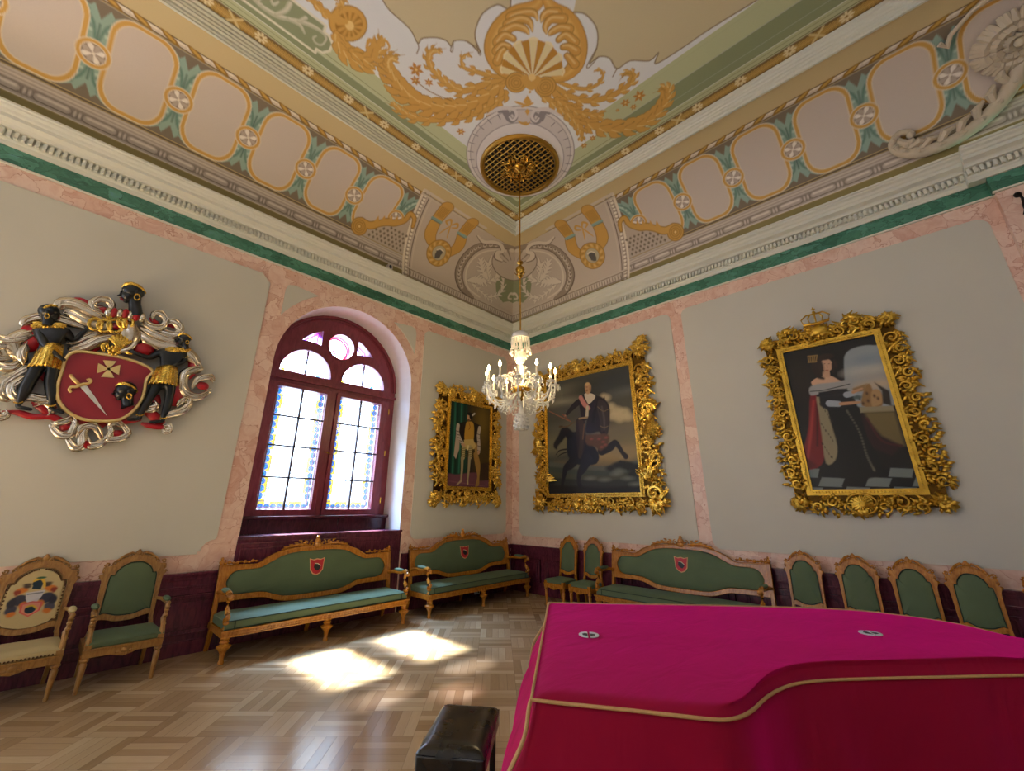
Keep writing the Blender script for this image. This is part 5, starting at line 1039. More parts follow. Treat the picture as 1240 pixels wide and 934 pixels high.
def x_horse(root, mp, W, H, mat, rng):
    def clump(nm, P, n, L, spread=6.2, w_=.028, h=.08):
        m = MB()
        for (a, b, an, s) in P: tuft(m, mp, a, b, an, spread, n, L*s, w_, h, rng); m.ball(mp(a, b, h+.02), .06*s, 9, 7)
        return m.build(nm, mat, root)
    clump('top_cartouche', [(W*.40, H+.24, PI/2, 1)], 16, .22); clump('upper_trophy', [(W+.24, H+.26, PI/2, 1.2), (W+.30, H+.40, PI*.6, .7)], 14, .24, 3.6); clump('upper_trophy', [(-.2, H+.2, PI*.7, 1.)], 12, .2)
    m = MB(); m.ball(mp(W+.32, H*.55, .11), (.075, .06, .10), 12, 9); m.lathe([(.06, 0), (.10, -.10), (.15, -.22), (.16, -.26)], mp(W+.32, H*.53, .08), 12); tuft(m, mp, W+.32, H*.50, -PI/2, 1.5, 9, .34, .035, .08, rng); tuft(m, mp, W+.3, H*.56, PI*.8, 1.6, 6, .32, .03, .07, rng); tuft(m, mp, W+.34, H*.58, PI*.35, 1.2, 6, .34, .03, .07, rng); cscroll(m, mp, W+.3, H*.6, .14, 0, 1, .03, .1); m.build('armour_trophy', mat, root)
    m = MB(); m.ball(mp(-.26, H*.45, .1), (.1, .06, .14), 10, 8); tuft(m, mp, -.26, H*.42, -PI/2, 2.2, 9, .3, .03, .07, rng); tuft(m, mp, -.26, H*.5, PI/2, 2.2, 7, .28, .03, .07, rng); m.build('armour_trophy', mat, root)
    for (a, b, an) in ((W+.26, -.02, -PI*.3), (-.18, -.04, PI*1.2)):
        m = MB(); tuft(m, mp, a-.05*(1 if a > 0 else -1), b+.2, PI*.5+(.35 if a > 0 else -.35), 1.5, 9, .42, .035, .08, rng); tuft(m, mp, a, b-.1, an, 2.4, 10, .34, .035, .08, rng); cscroll(m, mp, a, b, .13, 0, 1, .03, .1); m.build('flag_trophy', mat, root)
    m = MB(); m.tube([mp(W*.5+.15*math.cos(t*PI/12), -.2+.15*math.sin(t*PI/12), .09) for t in range(24)], .02, 8, closed=True)
    for i in range(14): t = PI*i/7; m.tube([mp(W*.5+.03*math.cos(t), -.2+.03*math.sin(t), .1), mp(W*.5+.125*math.cos(t), -.2+.125*math.sin(t), .1)], .012, 5)
    m.ball(mp(W*.5, -.2, .1), .04, 8, 6); tuft(m, mp, W*.5, -.2, -PI/2, 6, 14, .26, .03, .05, rng); tuft(m, mp, W*.36, -.2, PI, 5, 10, .22, .03, .05, rng); m.build('bottom_medallion', mat, root)
frame('framed_portrait', 'large gilt-framed painting of a rider on a rearing dark horse, beside the corner', 2.03, 2.35, .34, .42, .34, .34, MF, (-.02, -1.12, 1.91), (0, 0, -PI/2), M_GILT, p_horse, 5, x_horse)
# --- queen in ermine
def p_queen(pt, W, H):
    g = rightpx(-5.635, 1.91, 900, 360, 3.336); po = lambda P, c, **k: pt.poly([g(*q) for q in (cat(P, 3, True) if len(P) >= 6 else P)], c, **k); st = lambda P, w_, c, **k: pt.stroke([g(q[0], q[1])+((q[2],) if len(q) > 2 else ()) for q in P], w_, c, **k); bl = lambda x, y, rx, ry, c, **k: pt.ell(*g(x, y), rx, ry, c, **k)
    po([(100, 100), (900, 100), (900, 900), (100, 900)], '#15120f'); bl(230, 320, .2, .3, '#241f18', soft=.2)
    po([(408, 260), (412, 235), (435, 212), (480, 198), (530, 196), (620, 210), (640, 400), (600, 440), (470, 445), (420, 400), (410, 320)], '#8e989c', soft=.01)
    for (x, y, a, b, c) in ((470, 300, .15, .06, '#b3aea6'), (520, 320, .18, .05, '#a79f92'), (500, 250, .14, .05, '#7c8a94'), (540, 290, .1, .04, '#b9b1a2'), (560, 350, .14, .06, '#c0a888'), (480, 360, .1, .05, '#b8a284')): bl(x, y, a, b, c, soft=.08, a=.8)
    for P, c in (([(480, 440), (490, 370), (510, 350), (530, 385), (555, 380), (562, 440)], '#8a6a40'), ([(520, 440), (518, 385), (540, 372), (558, 390), (562, 425), (540, 440)], '#a8865a'), ([(440, 370), (500, 350), (490, 380), (450, 385)], '#8d7048')): po(P, c, soft=.01)
    for x, y in ((500, 390), (530, 400), (545, 410), (505, 420), (470, 410), (485, 430)): bl(x, y, .012, .02, '#4a3420', soft=.01)
    po([(530, 345), (590, 380), (600, 440), (565, 430), (560, 380)], '#2a241c', soft=.01)
    po([(470, 445), (606, 440), (612, 462), (475, 468)], '#8d8468'); po([(490, 466), (612, 462), (655, 600), (560, 600), (520, 540)], '#6f6038', soft=.04); po([(480, 470), (560, 560), (640, 600), (600, 640), (500, 600)], '#2a1414', soft=.03)
    st([(500, 490, .012), (560, 580, .01), (640, 600, .01)], .01, '#4a1a18', soft=.015)
    for i in range(-1, 7):                # chequered floor
        for j in range(3):
            x0, y0 = 215+i*95+(j % 2)*0, 690+j*38
            if (i+j) % 2 == 0: po([(x0+j*8, y0), (x0+95+j*8, y0+4), (x0+88+j*2, y0+40), (x0-8+j*2, y0+36)], '#707a78')
            else: po([(x0+j*8, y0), (x0+95+j*8, y0+4), (x0+88+j*2, y0+40), (x0-8+j*2, y0+36)], '#10100e')
    po([(272, 395), (300, 400), (315, 500), (330, 640), (300, 690), (240, 690), (245, 620), (265, 520)], '#74191a', soft=.01); st([(285, 420, .012), (275, 540, .016), (262, 650, .012)], .01, '#a03430', soft=.02); st([(300, 430), (300, 600)], .01, '#3c0c0e', soft=.02); po([(240, 640), (300, 680), (260, 700), (235, 690)], '#5a1214', soft=.02)
    po([(330, 400), (430, 380), (470, 470), (500, 560), (560, 690), (500, 735), (360, 720), (330, 640), (340, 500)], '#0e100e', soft=.01); po([(296, 400), (330, 420), (352, 500), (380, 600), (372, 660), (335, 672), (318, 560), (306, 470)], '#8f8466', soft=.01)
    for i in range(22): x, y = 310+(i*37 % 52), 430+(i*53 % 225); st([(x, y), (x+2, y+7)], .004, '#2a2620', smooth=0)
    c = cat([(420, 460), (470, 545), (500, 640), (530, 700)], 8)
    for q in c: bl(q[0], q[1], .010, .012, '#6e6c5c', soft=.01, a=.7)
    po([(275, 345), (310, 322), (350, 318), (385, 335), (400, 345), (345, 362), (300, 370)], '#c8a184'); po([(268, 368), (300, 352), (370, 345), (430, 335), (440, 370), (380, 372), (320, 388), (275, 398)], '#9a9a98', soft=.01); st([(272, 382), (330, 376), (430, 352)], .006, '#1c1c1e')
    po([(305, 385), (420, 370), (440, 440), (345, 460), (312, 440)], '#16171a', soft=.01); st([(300, 400), (350, 400), (410, 390)], .012, '#1a1b20')
    st([(350, 430, .045), (385, 432, .04)], .04, '#9aa2ac'); st([(420, 395, .04), (445, 390, .035)], .04, '#9aa2ac'); st([(395, 432, .022), (440, 428, .02), (470, 425, .014)], .02, '#b98a66'); st([(445, 385, .02), (480, 370, .012)], .02, '#b98a66'); bl(462, 405, .045, .025, '#4a5a58', soft=.01)
    pt.ell(*g(337, 275), .068, .092, '#c49a7c'); po([(318, 300), (350, 300), (352, 325), (322, 325)], '#c0977a'); bl(300, 280, .07, .14, '#2e1f15', soft=.02); bl(330, 243, .10, .045, '#2e1f15', soft=.01); bl(372, 270, .02, .06, '#2e1f15', soft=.01); st([(290, 290, .03), (305, 320, .03), (325, 330, .014)], .03, '#2a1a12', soft=.015); st([(362, 270, .014), (364, 305, .012)], .012, '#2a1a12', soft=.01)
    for x in (329, 347): bl(x, 270, .008, .005, '#2a1a12')
    st([(334, 296), (344, 296)], .005, '#8a3a30', smooth=0); st([(339, 275), (341, 286)], .003, '#9a7056', smooth=0)
    for i in range(5): st([(262+i*9, 240), (266+i*7, 262)], .006, '#8f7440', smooth=0)
    st([(262, 240), (300, 236)], .008, '#8f7440'); st([(264, 264), (296, 262)], .008, '#8f7440')
def x_queen(root, mp, W, H, mat, rng):
    a, b = W*.46, H+.30; m = MB()         # crown with cross on the monogram cartouche
    m.ball(mp(a, b-.08, .07), (.11, .05, .09), 12, 8); tuft(m, mp, a, b-.1, PI/2, 6, 14, .2, .022, .05, rng); m.build('top_cartouche', mat, root)
    m = MB(); m.tube([mp(a-.15, b+.04, .09), mp(a, b+.02, .11), mp(a+.15, b+.04, .09)], .02, 8)
    for s_ in (-1, -.5, 0, .5, 1): m.tube([mp(a+s_*.15, b+.05, .09), mp(a+s_*.17, b+.12, .09), mp(a+s_*.10, b+.18, .09), mp(a, b+.175, .09)], .011, 6)
    m.ball(mp(a, b+.2, .09), .024, 8, 6); m.box(mp(a, b+.245, .09), (.016, .016, .07)); m.box(mp(a, b+.25, .09), (.05, .016, .016)); m.build('crown', mat, root)
    for s_ in (-1, 1): m = MB(); tuft(m, mp, a+s_*.38, H+.26, PI/2, 3, 9, .17, .02, .05, rng); cscroll(m, mp, a+s_*.42, H+.24, .08, 0, s_, .02, .06); m.build('crest_scroll', mat, root)
    m = MB(); c = (W*.46, -.18); m.ball(mp(c[0], c[1], .05), (.13, .035, .11), 16, 8); m.tube([mp(c[0]+.15*math.cos(t*PI/12), c[1]+.125*math.sin(t*PI/12), .075) for t in range(24)], .015, 7, closed=True)
    for i in range(16): t = PI*i/8; m.tube([mp(c[0]+.03*math.cos(t), c[1]+.03*math.sin(t), .09), mp(c[0]+.12*math.cos(t), c[1]+.10*math.sin(t), .08)], .008, 5)
    tuft(m, mp, c[0], c[1]-.05, -PI/2, 2.4, 8, .16, .022, .04, rng); m.build('bottom_medallion', mat, root)
M_GILT2 = gold_mat('dull_gilding', '#ecc24e', '#8a6620', .36)
frame('framed_portrait', 'gilt-framed portrait of a crowned queen in black with a red cloak', 1.05, 1.97, .30, .30, .30, .31, MF, (-.02, -5.635, 1.91), (0, 0, -PI/2), M_GILT2, p_queen, 11, x_queen)
# ---------------------------------------------------------------- ceiling grille and crystal chandelier
GX, GY = -2.78, -2.77
gr = empty('ceiling_grille', (GX, GY, CZ)); tag(gr, 'round brass ventilation grille in the painted ceiling above the chandelier', 'grille')
M_BR2 = plain('aged_brass', '#b08a3c', .35, .85, .25); M_DARKV = plain('dark_void', '#0b0806', .9)
q = MB(); q.lathe([(.62, -.004), (.62, -.02), (.635, -.045), (.665, -.05), (.685, -.035), (.70, -.03), (.705, -.002), (.70, 0), (.62, 0)], n=64, cap=False); q.build('outer_ring', M_BR2, gr)
q = MB(); q.lathe([(.63, -.006), (.63, -.004)], n=48); q.build('dark_shaft_disc', M_DARKV, gr, smooth=False)  # black disc painted as the darkness behind the lattice
q = MB(); R_ = .63
for i in range(-7, 8):
    o = i*.084; L = math.sqrt(max(0, R_*R_-o*o))
    for s_ in (1, -1):
        d = (1., 0.) if s_ > 0 else (0., 1.); n_ = (-d[1], d[0]); q.tube([(n_[0]*o-d[0]*L, n_[1]*o-d[1]*L, -.018), (n_[0]*o+d[0]*L, n_[1]*o+d[1]*L, -.018)], .0115, 5)
q.build('lattice', M_BR2, gr, smooth=False)
M_GB = gold_mat('bright_brass', '#e0b04a', '#8a6220', .25)
q = MB(); mpg = lambda a, b, h: (a, b, -.03-h)
rg = random.Random(2)
for i in range(8):
    a = PI/4*i+.2; c = (.23*math.cos(a), .23*math.sin(a)); cscroll(q, mpg, c[0], c[1], .06, a, 1 if i % 2 else -1, .014, .01)
    for k in (-1, 0, 1): leaf3(q, mpg, .14*math.cos(a+k*.2), .14*math.sin(a+k*.2), a+k*.5, .17, .016, .0, curl=k*.9)
    leaf3(q, mpg, .27*math.cos(a+.3), .27*math.sin(a+.3), a+.3, .10, .014, .0, curl=-.9); q.ball((.35*math.cos(a), .35*math.sin(a), -.05), .02, 7, 5)
q.build('scrollwork', M_GB, gr)
q = MB(); q.lathe([(.001, -.16), (.03, -.155), (.045, -.13), (.035, -.11), (.06, -.09), (.10, -.07), (.12, -.045), (.125, -.03), (.08, -.02)], n=24); q.build('boss', M_GB, gr)

t = NT('crystal'); M_CRYS = t.fin('#fffdf2', .06, 0, Transmission_Weight=.22, IOR=1.5, Specular_IOR_Level=.9)
M_CANDLE = plain('candle_sleeve', '#f3ead2', .5)
t = NT('candle_bulb'); M_BULB = t.fin('#fff2d0', .4, 0, Emission_Color=(*lin('#ffe2a6'), 1), Emission_Strength=32.)
ch = empty('chandelier', (GX, GY, 2.69)); tag(ch, 'crystal chandelier with lit candle bulbs hanging in front of the room corner', 'chandelier'); ZB = 2.69
CHL = (-0., 0., -ZB)
q = MB(); q.tube([(0, 0, 7.3), (0, 0, 4.15)], .013, 8); q.build('rod', M_GB, ch, loc=CHL)
q = MB(); q.lathe([(.013, 5.46), (.05, 5.45), (.055, 5.43), (.03, 5.41), (.02, 5.38), (.05, 5.36), (.075, 5.31), (.06, 5.25), (.03, 5.22), (.05, 5.2), (.04, 5.17), (.013, 5.15)], n=16)
for i in range(6): a = PI/3*i; q.tube([(0, 0, 5.27), (.06*math.cos(a), .06*math.sin(a), 5.22), (.09*math.cos(a), .09*math.sin(a), 5.26)], [.01, .012, .006], 6)
q.build('rod_knop', M_GB, ch, loc=CHL)
q = MB(); q.lathe([(.02, 4.22), (.09, 4.205), (.13, 4.17), (.14, 4.13), (.138, 4.10), (.12, 4.09)], n=24)
for i in range(22):
    a = 2*PI*i/22; c, s = math.cos(a), math.sin(a); q.ball((.136*c, .136*s, 4.02), (.011, .011, .07), 6, 5); q.ball((.145*c, .145*s, 3.92), (.014, .014, .018), 6, 5)
for i in range(11): a = 2*PI*i/11; q.ball((.155*math.cos(a), .155*math.sin(a), 3.87), (.024, .024, .028), 7, 5)
q.build('prism_canopy', M_CRYS, ch, loc=CHL)
q = MB(); q.lathe([(.02, 4.1), (.03, 4.0), (.025, 3.93), (.05, 3.90), (.085, 3.87), (.088, 3.83), (.07, 3.77), (.04, 3.72), (.025, 3.70), (.03, 3.68), (.055, 3.63), (.058, 3.57), (.042, 3.48), (.028, 3.42), (.035, 3.38), (.07, 3.34), (.10, 3.31)], n=18)
for i in range(10): a = 2*PI*i/10; q.ball((.088*math.cos(a), .088*math.sin(a), 3.79), (.012, .012, .03), 6, 5)
q.build('glass_stem', M_CRYS, ch, loc=CHL)
q = MB(); q.lathe([(.02, 3.34), (.12, 3.33), (.155, 3.30), (.15, 3.27), (.11, 3.23), (.06, 3.20), (.03, 3.18), (.035, 3.15), (.015, 3.12)], n=20); q.build('brass_bowl', M_GB, ch, loc=CHL)
q = MB(); q.lathe([(.012, 3.12), (.02, 3.02), (.035, 3.0), (.04, 2.96), (.07, 2.90), (.095, 2.83), (.098, 2.77), (.08, 2.72), (.04, 2.695), (.01, 2.69)], n=20)
for j, (z, r) in enumerate(((2.92, .063), (2.87, .085), (2.82, .10), (2.765, .102), (2.72, .085))):
    for i in range(12): a = 2*PI*(i+.5*(j % 2))/12; q.ball((r*math.cos(a), r*math.sin(a), z), .019, 6, 4)
q.build('glass_pear', M_CRYS, ch, loc=CHL)
q = MB(); u_ = MB()
for i in range(12):
    a = 2*PI*i/12+.13; c, s = math.cos(a), math.sin(a)
    cur = cat([(.09, 3.36), (.18, 3.47), (.27, 3.49), (.33, 3.43), (.31, 3.39), (.27, 3.41)], 3); u_.tube([(r*c, r*s, z) for r, z in cur], [.012*(1-.4*k/len(cur)) for k in range(len(cur))], 6); u_.ball((.33*c, .33*s, 3.36), (.013, .013, .032), 6, 5)
    for k in range(7): t_ = k/6; r = .05+.22*t_; z = 3.72-.25*t_-.09*math.sin(PI*t_); q.ball((r*c, r*s, z), .011, 5, 4)
    for (r0, z0, r1, z1, sag) in ((.10, 3.26, .47, 3.17, .16), (.08, 3.12, .36, 3.06, .13)):
        for k in range(11): t_ = k/10; r = r0+(r1-r0)*t_; z = z0+(z1-z0)*t_-sag*math.sin(PI*t_); q.ball((r*c, r*s, z), .0105, 5, 4)
u_.build('upper_curls', M_CRYS, ch, loc=CHL); tag(q.build('bead_chains', M_CRYS, ch, loc=CHL), kind='stuff')
a0 = empty('candle_arm', (0, 0, 3.3-ZB), parent=ch)
q = MB(); cur = cat([(.08, -.02), (.14, -.12), (.25, -.20), (.38, -.20), (.47, -.12), (.505, .0), (.51, .03)], 4); q.tube([(r, 0, z) for r, z in cur], .0145, 7)
q.lathe([(.015, .02), (.05, .035), (.065, .05), (.055, .055), (.02, .05)], (.51, 0, 0), 12); q.lathe([(.012, .05), (.022, .065), (.024, .09), (.016, .095)], (.51, 0, 0), 10)
arm = q.build('glass_arm', M_CRYS, a0)
q = MB()
for k in range(7): b = 2*PI*k/7; q.ball((.51+.06*math.cos(b), .06*math.sin(b), .0), (.010, .010, .035), 6, 5)
q.build('pan_drops', M_CRYS, a0)
for (r, z) in ((.16, -.20), (.25, -.26), (.38, -.26), (.46, -.19)): q = MB(); q.ball((r, 0, z), (.011, .011, .035), 6, 5); q.ball((r, 0, z+.04), .012, 5, 4); q.build('crystal_drop', M_CRYS, a0)
q = MB(); q.lathe([(.013, .09), (.0125, .22), (.010, .225)], (.51, 0, 0), 10); q.build('candle', M_CANDLE, a0)
q = MB(); q.lathe([(.008, .225), (.019, .242), (.022, .258), (.013, .288), (.002, .312)], (.51, 0, 0), 8); q.build('bulb', M_BULB, a0)
a0.rotation_euler = (0, 0, .13)
for i in range(1, 12): o = copy_tree(a0, ch); o.rotation_euler = (0, 0, .13+2*PI*i/12)
for i in range(24):                      # bead swags from arm to arm
    pass
q = MB()
for i in range(12):
    a, b = 2*PI*i/12+.13, 2*PI*(i+1)/12+.13; p0 = np.array([.50*math.cos(a), .50*math.sin(a), 3.30]); p1 = np.array([.50*math.cos(b), .50*math.sin(b), 3.30])
    for k in range(13): t_ = k/12; p = p0+(p1-p0)*t_; q.ball((p[0]*1.01, p[1]*1.01, 3.30-.17*math.sin(PI*t_)), .0105, 5, 4)
tag(q.build('bead_swags', M_CRYS, ch, loc=CHL), kind='stuff')
lamp('chandelier_glow', 'POINT', (GX, GY, 3.62), 38, lin('#ffdca0'), shadow_soft_size=.35)
# ---------------------------------------------------------------- carved coat of arms on the left wall
M_SIL = gold_mat('silver_leaf', '#eae6dc', '#b39a68', .2); M_ARMRED = plain('carved_red', '#a30f1c', .3, 0, .12, 8); M_EBON = plain('black_lacquer', '#12171a', .28, 0, .1, 8)
M_FIELD = plain('shield_red', '#8f1f2c', .45, 0, .06, 5); M_PALEG = gold_mat('pale_gilding', '#fbe2a0', '#d8b060', .4)
ca = empty('coat_of_arms', (-7.0, -.02, 2.25)); tag(ca, 'large carved and painted coat of arms with two supporters on the left wall', 'coat of arms')
O_ = Vector((-7.0, -.02, 2.25))
def A3(x, y, h=0.):
    p = Lw(x/3.736, 320+y/3.736, -.09); return Vector((p[0], -.02-h, p[1]))-O_
KA = .00213
def rib(m, pts, w_, h, col=None, n=4, flat=.5, tip=.08):
    c = cat([(q[0], q[1], q[2] if len(q) > 2 else 1.) for q in pts], n); L = len(c)
    R = [w_*KA*q[2]*(max(tip, math.sin(PI*min(1, .18+.82*(1-i/(L-1)))) if i > L*.6 else min(1, .3+i/(L*.3)))) for i, q in enumerate(c)]
    m.tube([A3(q[0], q[1], h+.02*math.sin(PI*i/(L-1))) for i, q in enumerate(c)], R, 8, flat, (0, -1, 0))
sv = MB(); rd = MB()
for w_, h, P in ((24, .05, [(500, 250), (430, 225), (350, 185), (285, 175), (262, 200)]), (20, .06, [(490, 270), (400, 262), (330, 225), (290, 215)]), (18, .045, [(420, 290), (320, 262), (220, 238), (130, 250), (100, 275)]),
                 (13, .07, [(480, 240), (508, 200), (492, 168), (450, 160), (418, 178), (430, 205), (462, 205)]), (22, .06, [(540, 330), (460, 340), (380, 375), (310, 392)]), (16, .05, [(500, 310), (420, 320), (350, 345), (300, 350)]),
                 (24, .045, [(170, 310), (110, 320), (60, 350), (70, 400), (100, 430)]), (16, .06, [(130, 330), (60, 345), (10, 340), (-30, 320)]), (18, .05, [(100, 430), (60, 465), (10, 462), (-40, 440)]), (13, .065, [(60, 390), (20, 370), (-25, 385), (0, 425), (50, 420)]), (14, .07, [(120, 360), (100, 410), (110, 450)]),
                 (22, .04, [(190, 455), (120, 475), (60, 510), (15, 545), (10, 590), (50, 610)]), (15, .06, [(150, 490), (90, 530), (55, 560), (70, 600), (120, 612)]), (16, .05, [(60, 610), (130, 600), (200, 612), (260, 600)]), (12, .05, [(150, 640), (200, 625), (235, 650), (215, 680)]),
                 (26, .05, [(590, 290), (650, 330), (720, 365), (800, 375), (870, 420), (895, 460)]), (20, .06, [(630, 280), (700, 320), (770, 345), (830, 350)]), (13, .07, [(640, 230), (665, 275), (720, 290), (750, 262), (730, 228), (695, 225), (690, 250)]), (16, .06, [(740, 262), (790, 262), (815, 295), (790, 320), (720, 300)]),
                 (20, .05, [(880, 440), (905, 470), (870, 480), (835, 500), (825, 550), (850, 590), (900, 600), (950, 575)]), (13, .065, [(870, 560), (900, 520), (950, 510), (965, 530)]), (16, .05, [(845, 590), (855, 630), (820, 665), (760, 680), (720, 700)]), (12, .06, [(800, 640), (830, 615), (848, 620)]),
                 (14, .05, [(225, 725), (270, 770), (320, 770), (340, 720), (320, 695)]), (12, .06, [(235, 725), (290, 712), (330, 690)]), (15, .05, [(300, 780), (340, 830), (375, 815), (375, 765), (400, 735)]), (15, .05, [(500, 780), (445, 815), (405, 820), (395, 790)]), (13, .06, [(345, 780), (370, 740), (430, 735), (460, 790)]), (13, .05, [(490, 720), (505, 760), (490, 790), (540, 790), (580, 765), (560, 735)]), (12, .055, [(560, 735), (520, 715), (490, 735)]),
                 (10, .06, [(0, 668), (-12, 685), (8, 697), (30, 684), (20, 668)]), (10, .06, [(735, 735), (765, 732), (770, 752), (750, 760), (738, 748)]), (17, .06, [(640, 660), (700, 650), (690, 625)])):
    sv = MB(); rib(sv, P, w_*1.45, h); rib(sv, [(q[0]+5, q[1]-9) for q in P], w_*.3, h+.03); rib(sv, [(q[0]-3, q[1]+10) for q in P], w_*.3, h+.026); sv.build('silver_mantling', M_SIL, ca)
for w_, h, P in ((12, .055, [(300, 168), (360, 160), (420, 190), (470, 215)]), (20, .05, [(440, 190), (465, 205), (485, 200)]), (34, .03, [(90, 310), (150, 300), (190, 300)]), (34, .03, [(115, 390), (155, 350), (200, 340)]), (16, .04, [(150, 490), (190, 500), (215, 530)]), (24, .035, [(455, 350), (420, 380), (380, 395)]),
                 (38, .07, [(610, 395), (650, 388), (690, 398)]), (12, .05, [(720, 285), (760, 275), (790, 285)]), (13, .06, [(680, 240), (700, 262), (720, 265)]), (30, .035, [(860, 430), (880, 460), (850, 500), (800, 520)]), (42, .03, [(820, 500), (800, 570), (790, 640)]), (24, .055, [(890, 545), (920, 552), (940, 560)]), (26, .035, [(650, 640), (700, 690), (740, 720)]),
                 (15, .05, [(10, 668), (80, 672), (150, 690), (230, 690), (300, 715), (340, 700)]), (15, .05, [(640, 720), (700, 735), (755, 738)]), (18, .04, [(150, 620), (190, 650), (240, 690)]), (20, .045, [(270, 735), (300, 735), (320, 725)]), (24, .055, [(372, 805), (388, 815), (402, 800)]), (18, .04, [(340, 705), (380, 720), (430, 735), (480, 720)]), (20, .045, [(500, 760), (530, 768), (550, 755)]), (30, .03, [(690, 580), (700, 620), (690, 660)]), (16, .04, [(500, 720), (560, 712), (640, 700)])):
    rd = MB(); rib(rd, P, w_, h, tip=.5); rd.build('red_mantling', M_ARMRED, ca)
# backing board where wall would not show
SH = [(300, 425), (345, 400), (440, 408), (545, 425), (640, 455), (690, 487), (660, 525), (645, 600), (605, 662), (540, 705), (450, 712), (370, 702), (305, 668), (262, 612), (262, 545), (282, 480)]
SHs = [tuple(q) for q in cat(SH, 3, True)]; mpA = lambda a, b, h: A3(a, b, h)
q = MB(); q.prism(SHs, .04, .105, mpA); shd = q.build('shield', M_FIELD, ca, smooth=False)
q = MB(); q.tube([A3(a, b, .108) for a, b in SHs], 8.5*KA, 8, .7, (0, -1, 0), closed=True); q.build('gilt_border', M_PALEG, shd)
q = MB(); cx_, cy_ = 490, 478
for k in range(4):
    c, s = math.cos(PI/2*k+.1), math.sin(PI/2*k+.1); f2 = lambda u, v: (cx_+(u*c-v*s), cy_+(u*s+v*c)*.75)
    q.prism([f2(*p) for p in ((-4, -7), (14, -8), (26, -18), (50, -30), (50, 30), (26, 18), (14, 8), (-4, 7))], .105, .118, mpA)
q.build('gold_cross', M_PALEG, shd, smooth=False)
q = MB(); q.prism([(355, 552), (380, 538), (430, 605), (485, 692), (425, 630)], .105, .114, mpA); sw = q.build('sword_blade', M_SIL, shd, smooth=False)
q = MB(); rib(q, [(318, 508), (340, 532), (362, 552)], 8, .11, tip=.9); rib(q, [(322, 583), (312, 572), (322, 560), (345, 560), (370, 548), (395, 545), (410, 535), (405, 524), (392, 528)], 7, .115, tip=.8); q.ball(A3(320, 508, .115), .018, 8, 6); q.build('sword_hilt', M_PALEG, sw)
def head(x, y, r, fx, nm='profile_head', parent=ca, h=.12, ring=True, tilt=0., nk=1.4):
    # r in crop units, fx = +1 faces right, -1 faces left
    c, s = math.cos(tilt), math.sin(tilt); pp = lambda u, v, hh: A3(x+(u*c-v*s)*fx*r, y+(u*s*fx*0+v)*r+u*s*r, h+hh*r*KA); k = r*KA; m = MB()
    m.ball(pp(-.15, -.15, .1), (k*.95, k*.75, k*.9), 14, 10); m.ball(pp(.30, .28, .1), (k*.60, k*.55, k*.62), 12, 8); m.ball(pp(.45, .62, .1), (k*.30, k*.32, k*.26), 8, 6)
    m.tube([pp(.72, -.18, .15), pp(.86, .02, .15), pp(1.02, .2, .15), pp(.82, .28, .15)], [k*.10, k*.13, k*.19, k*.08], 7); m.tube([pp(.6, -.32, .3), pp(.78, -.30, .25)], [k*.1, k*.12], 6)
    m.ball(pp(-.35, .1, .85), (k*.16, k*.1, k*.22), 8, 6); m.tube([pp(-.2, .4, 0), pp(-.25, .9, 0), pp(-.3, 1.35, 0), pp(-.32, nk, 0)], [k*.62, k*.52, k*.56, k*.66], 10)
    ob = m.build(nm, M_EBON, parent); L = MB(); L.ball(pp(.80, .46, .18), (k*.22, k*.2, k*.07), 8, 5); L.ball(pp(.77, .58, .18), (k*.2, k*.2, k*.07), 8, 5); L.build('lips', plain('lip_red', '#7c2a30', .4), ob)
    m = MB(); m.ball(pp(.62, -.16, .42), (k*.12, k*.06, k*.07), 8, 6); m.build('eye', M_IVORY, ob)
    m = MB(); m.tube([pp(.72, -.45, .1), pp(.5, -.62, .5), pp(.1, -.62, .72), pp(-.4, -.45, .76), pp(-.85, -.15, .55), pp(-1.08, .05, .1)], [k*.17]*6, 8, .6, (0, -1, 0)); m.build('head_band', M_GILT, ob)
    m = MB(); m.tube([pp(-.35+.22*math.cos(a), .55+.24*math.sin(a), .95) for a in [PI/7*i for i in range(14)]], k*.06, 6, closed=True); m.build('earring', M_GILT, ob)
    return ob
head(592, 140, 55, -1, 'crest_head', ca, .14, nk=1.9)
head(560, 580, 50, -1, 'profile_head', shd, .125, tilt=0)
q = MB()                                 # wreath of red and silver under the crest head
for i in range(7):
    x, y = 488+i*25, 222+i*4+abs(i-3)*2; q.cur = 0 if i % 2 else 1; q.ball(A3(x, y, .165), (17*KA, .04, 29*KA), 10, 7)
q.build('wreath', [M_ARMRED, M_SIL], ca)
q = MB(); rib(q, [(540, 250, 1.6), (575, 290, 2.2), (585, 330, 2.2), (555, 375, 1.6), (520, 405, 1.)], 22, .08, tip=.6); rib(q, [(620, 330), (600, 375), (560, 395), (520, 400)], 12, .11); q.build('helm', M_SIL, ca)
q = MB(); 
for (x, y, rx, ry, w_) in ((430, 278, 30, 26, 8), (470, 285, 30, 28, 8), (520, 285, 34, 30, 9), (565, 270, 34, 28, 8)): q.tube([A3(x+rx*math.cos(a), y+ry*math.sin(a), .13) for a in [PI/9*i for i in range(18)]], w_*KA, 7, .8, (0, -1, 0), closed=True)
rib(q, [(480, 250), (530, 240), (590, 255)], 10, .14, tip=.9); rib(q, [(560, 250), (562, 295)], 12, .15, tip=.9)
for k in range(7): a = -2.3+k*.28; rib(q, [(540, 385), (540+70*math.cos(a), 385+62*math.sin(a))], 8, .125, tip=1.)
for k in range(10): a = PI/5*k; q.ball(A3(515+24*math.cos(a), 395+18*math.sin(a), .12), 9*KA, 7, 5)
q.ball(A3(515, 395, .135), 14*KA, 8, 6); rib(q, [(470, 400), (462, 375), (480, 365), (485, 385)], 9, .11); rib(q, [(560, 400), (590, 408), (600, 395)], 9, .11)
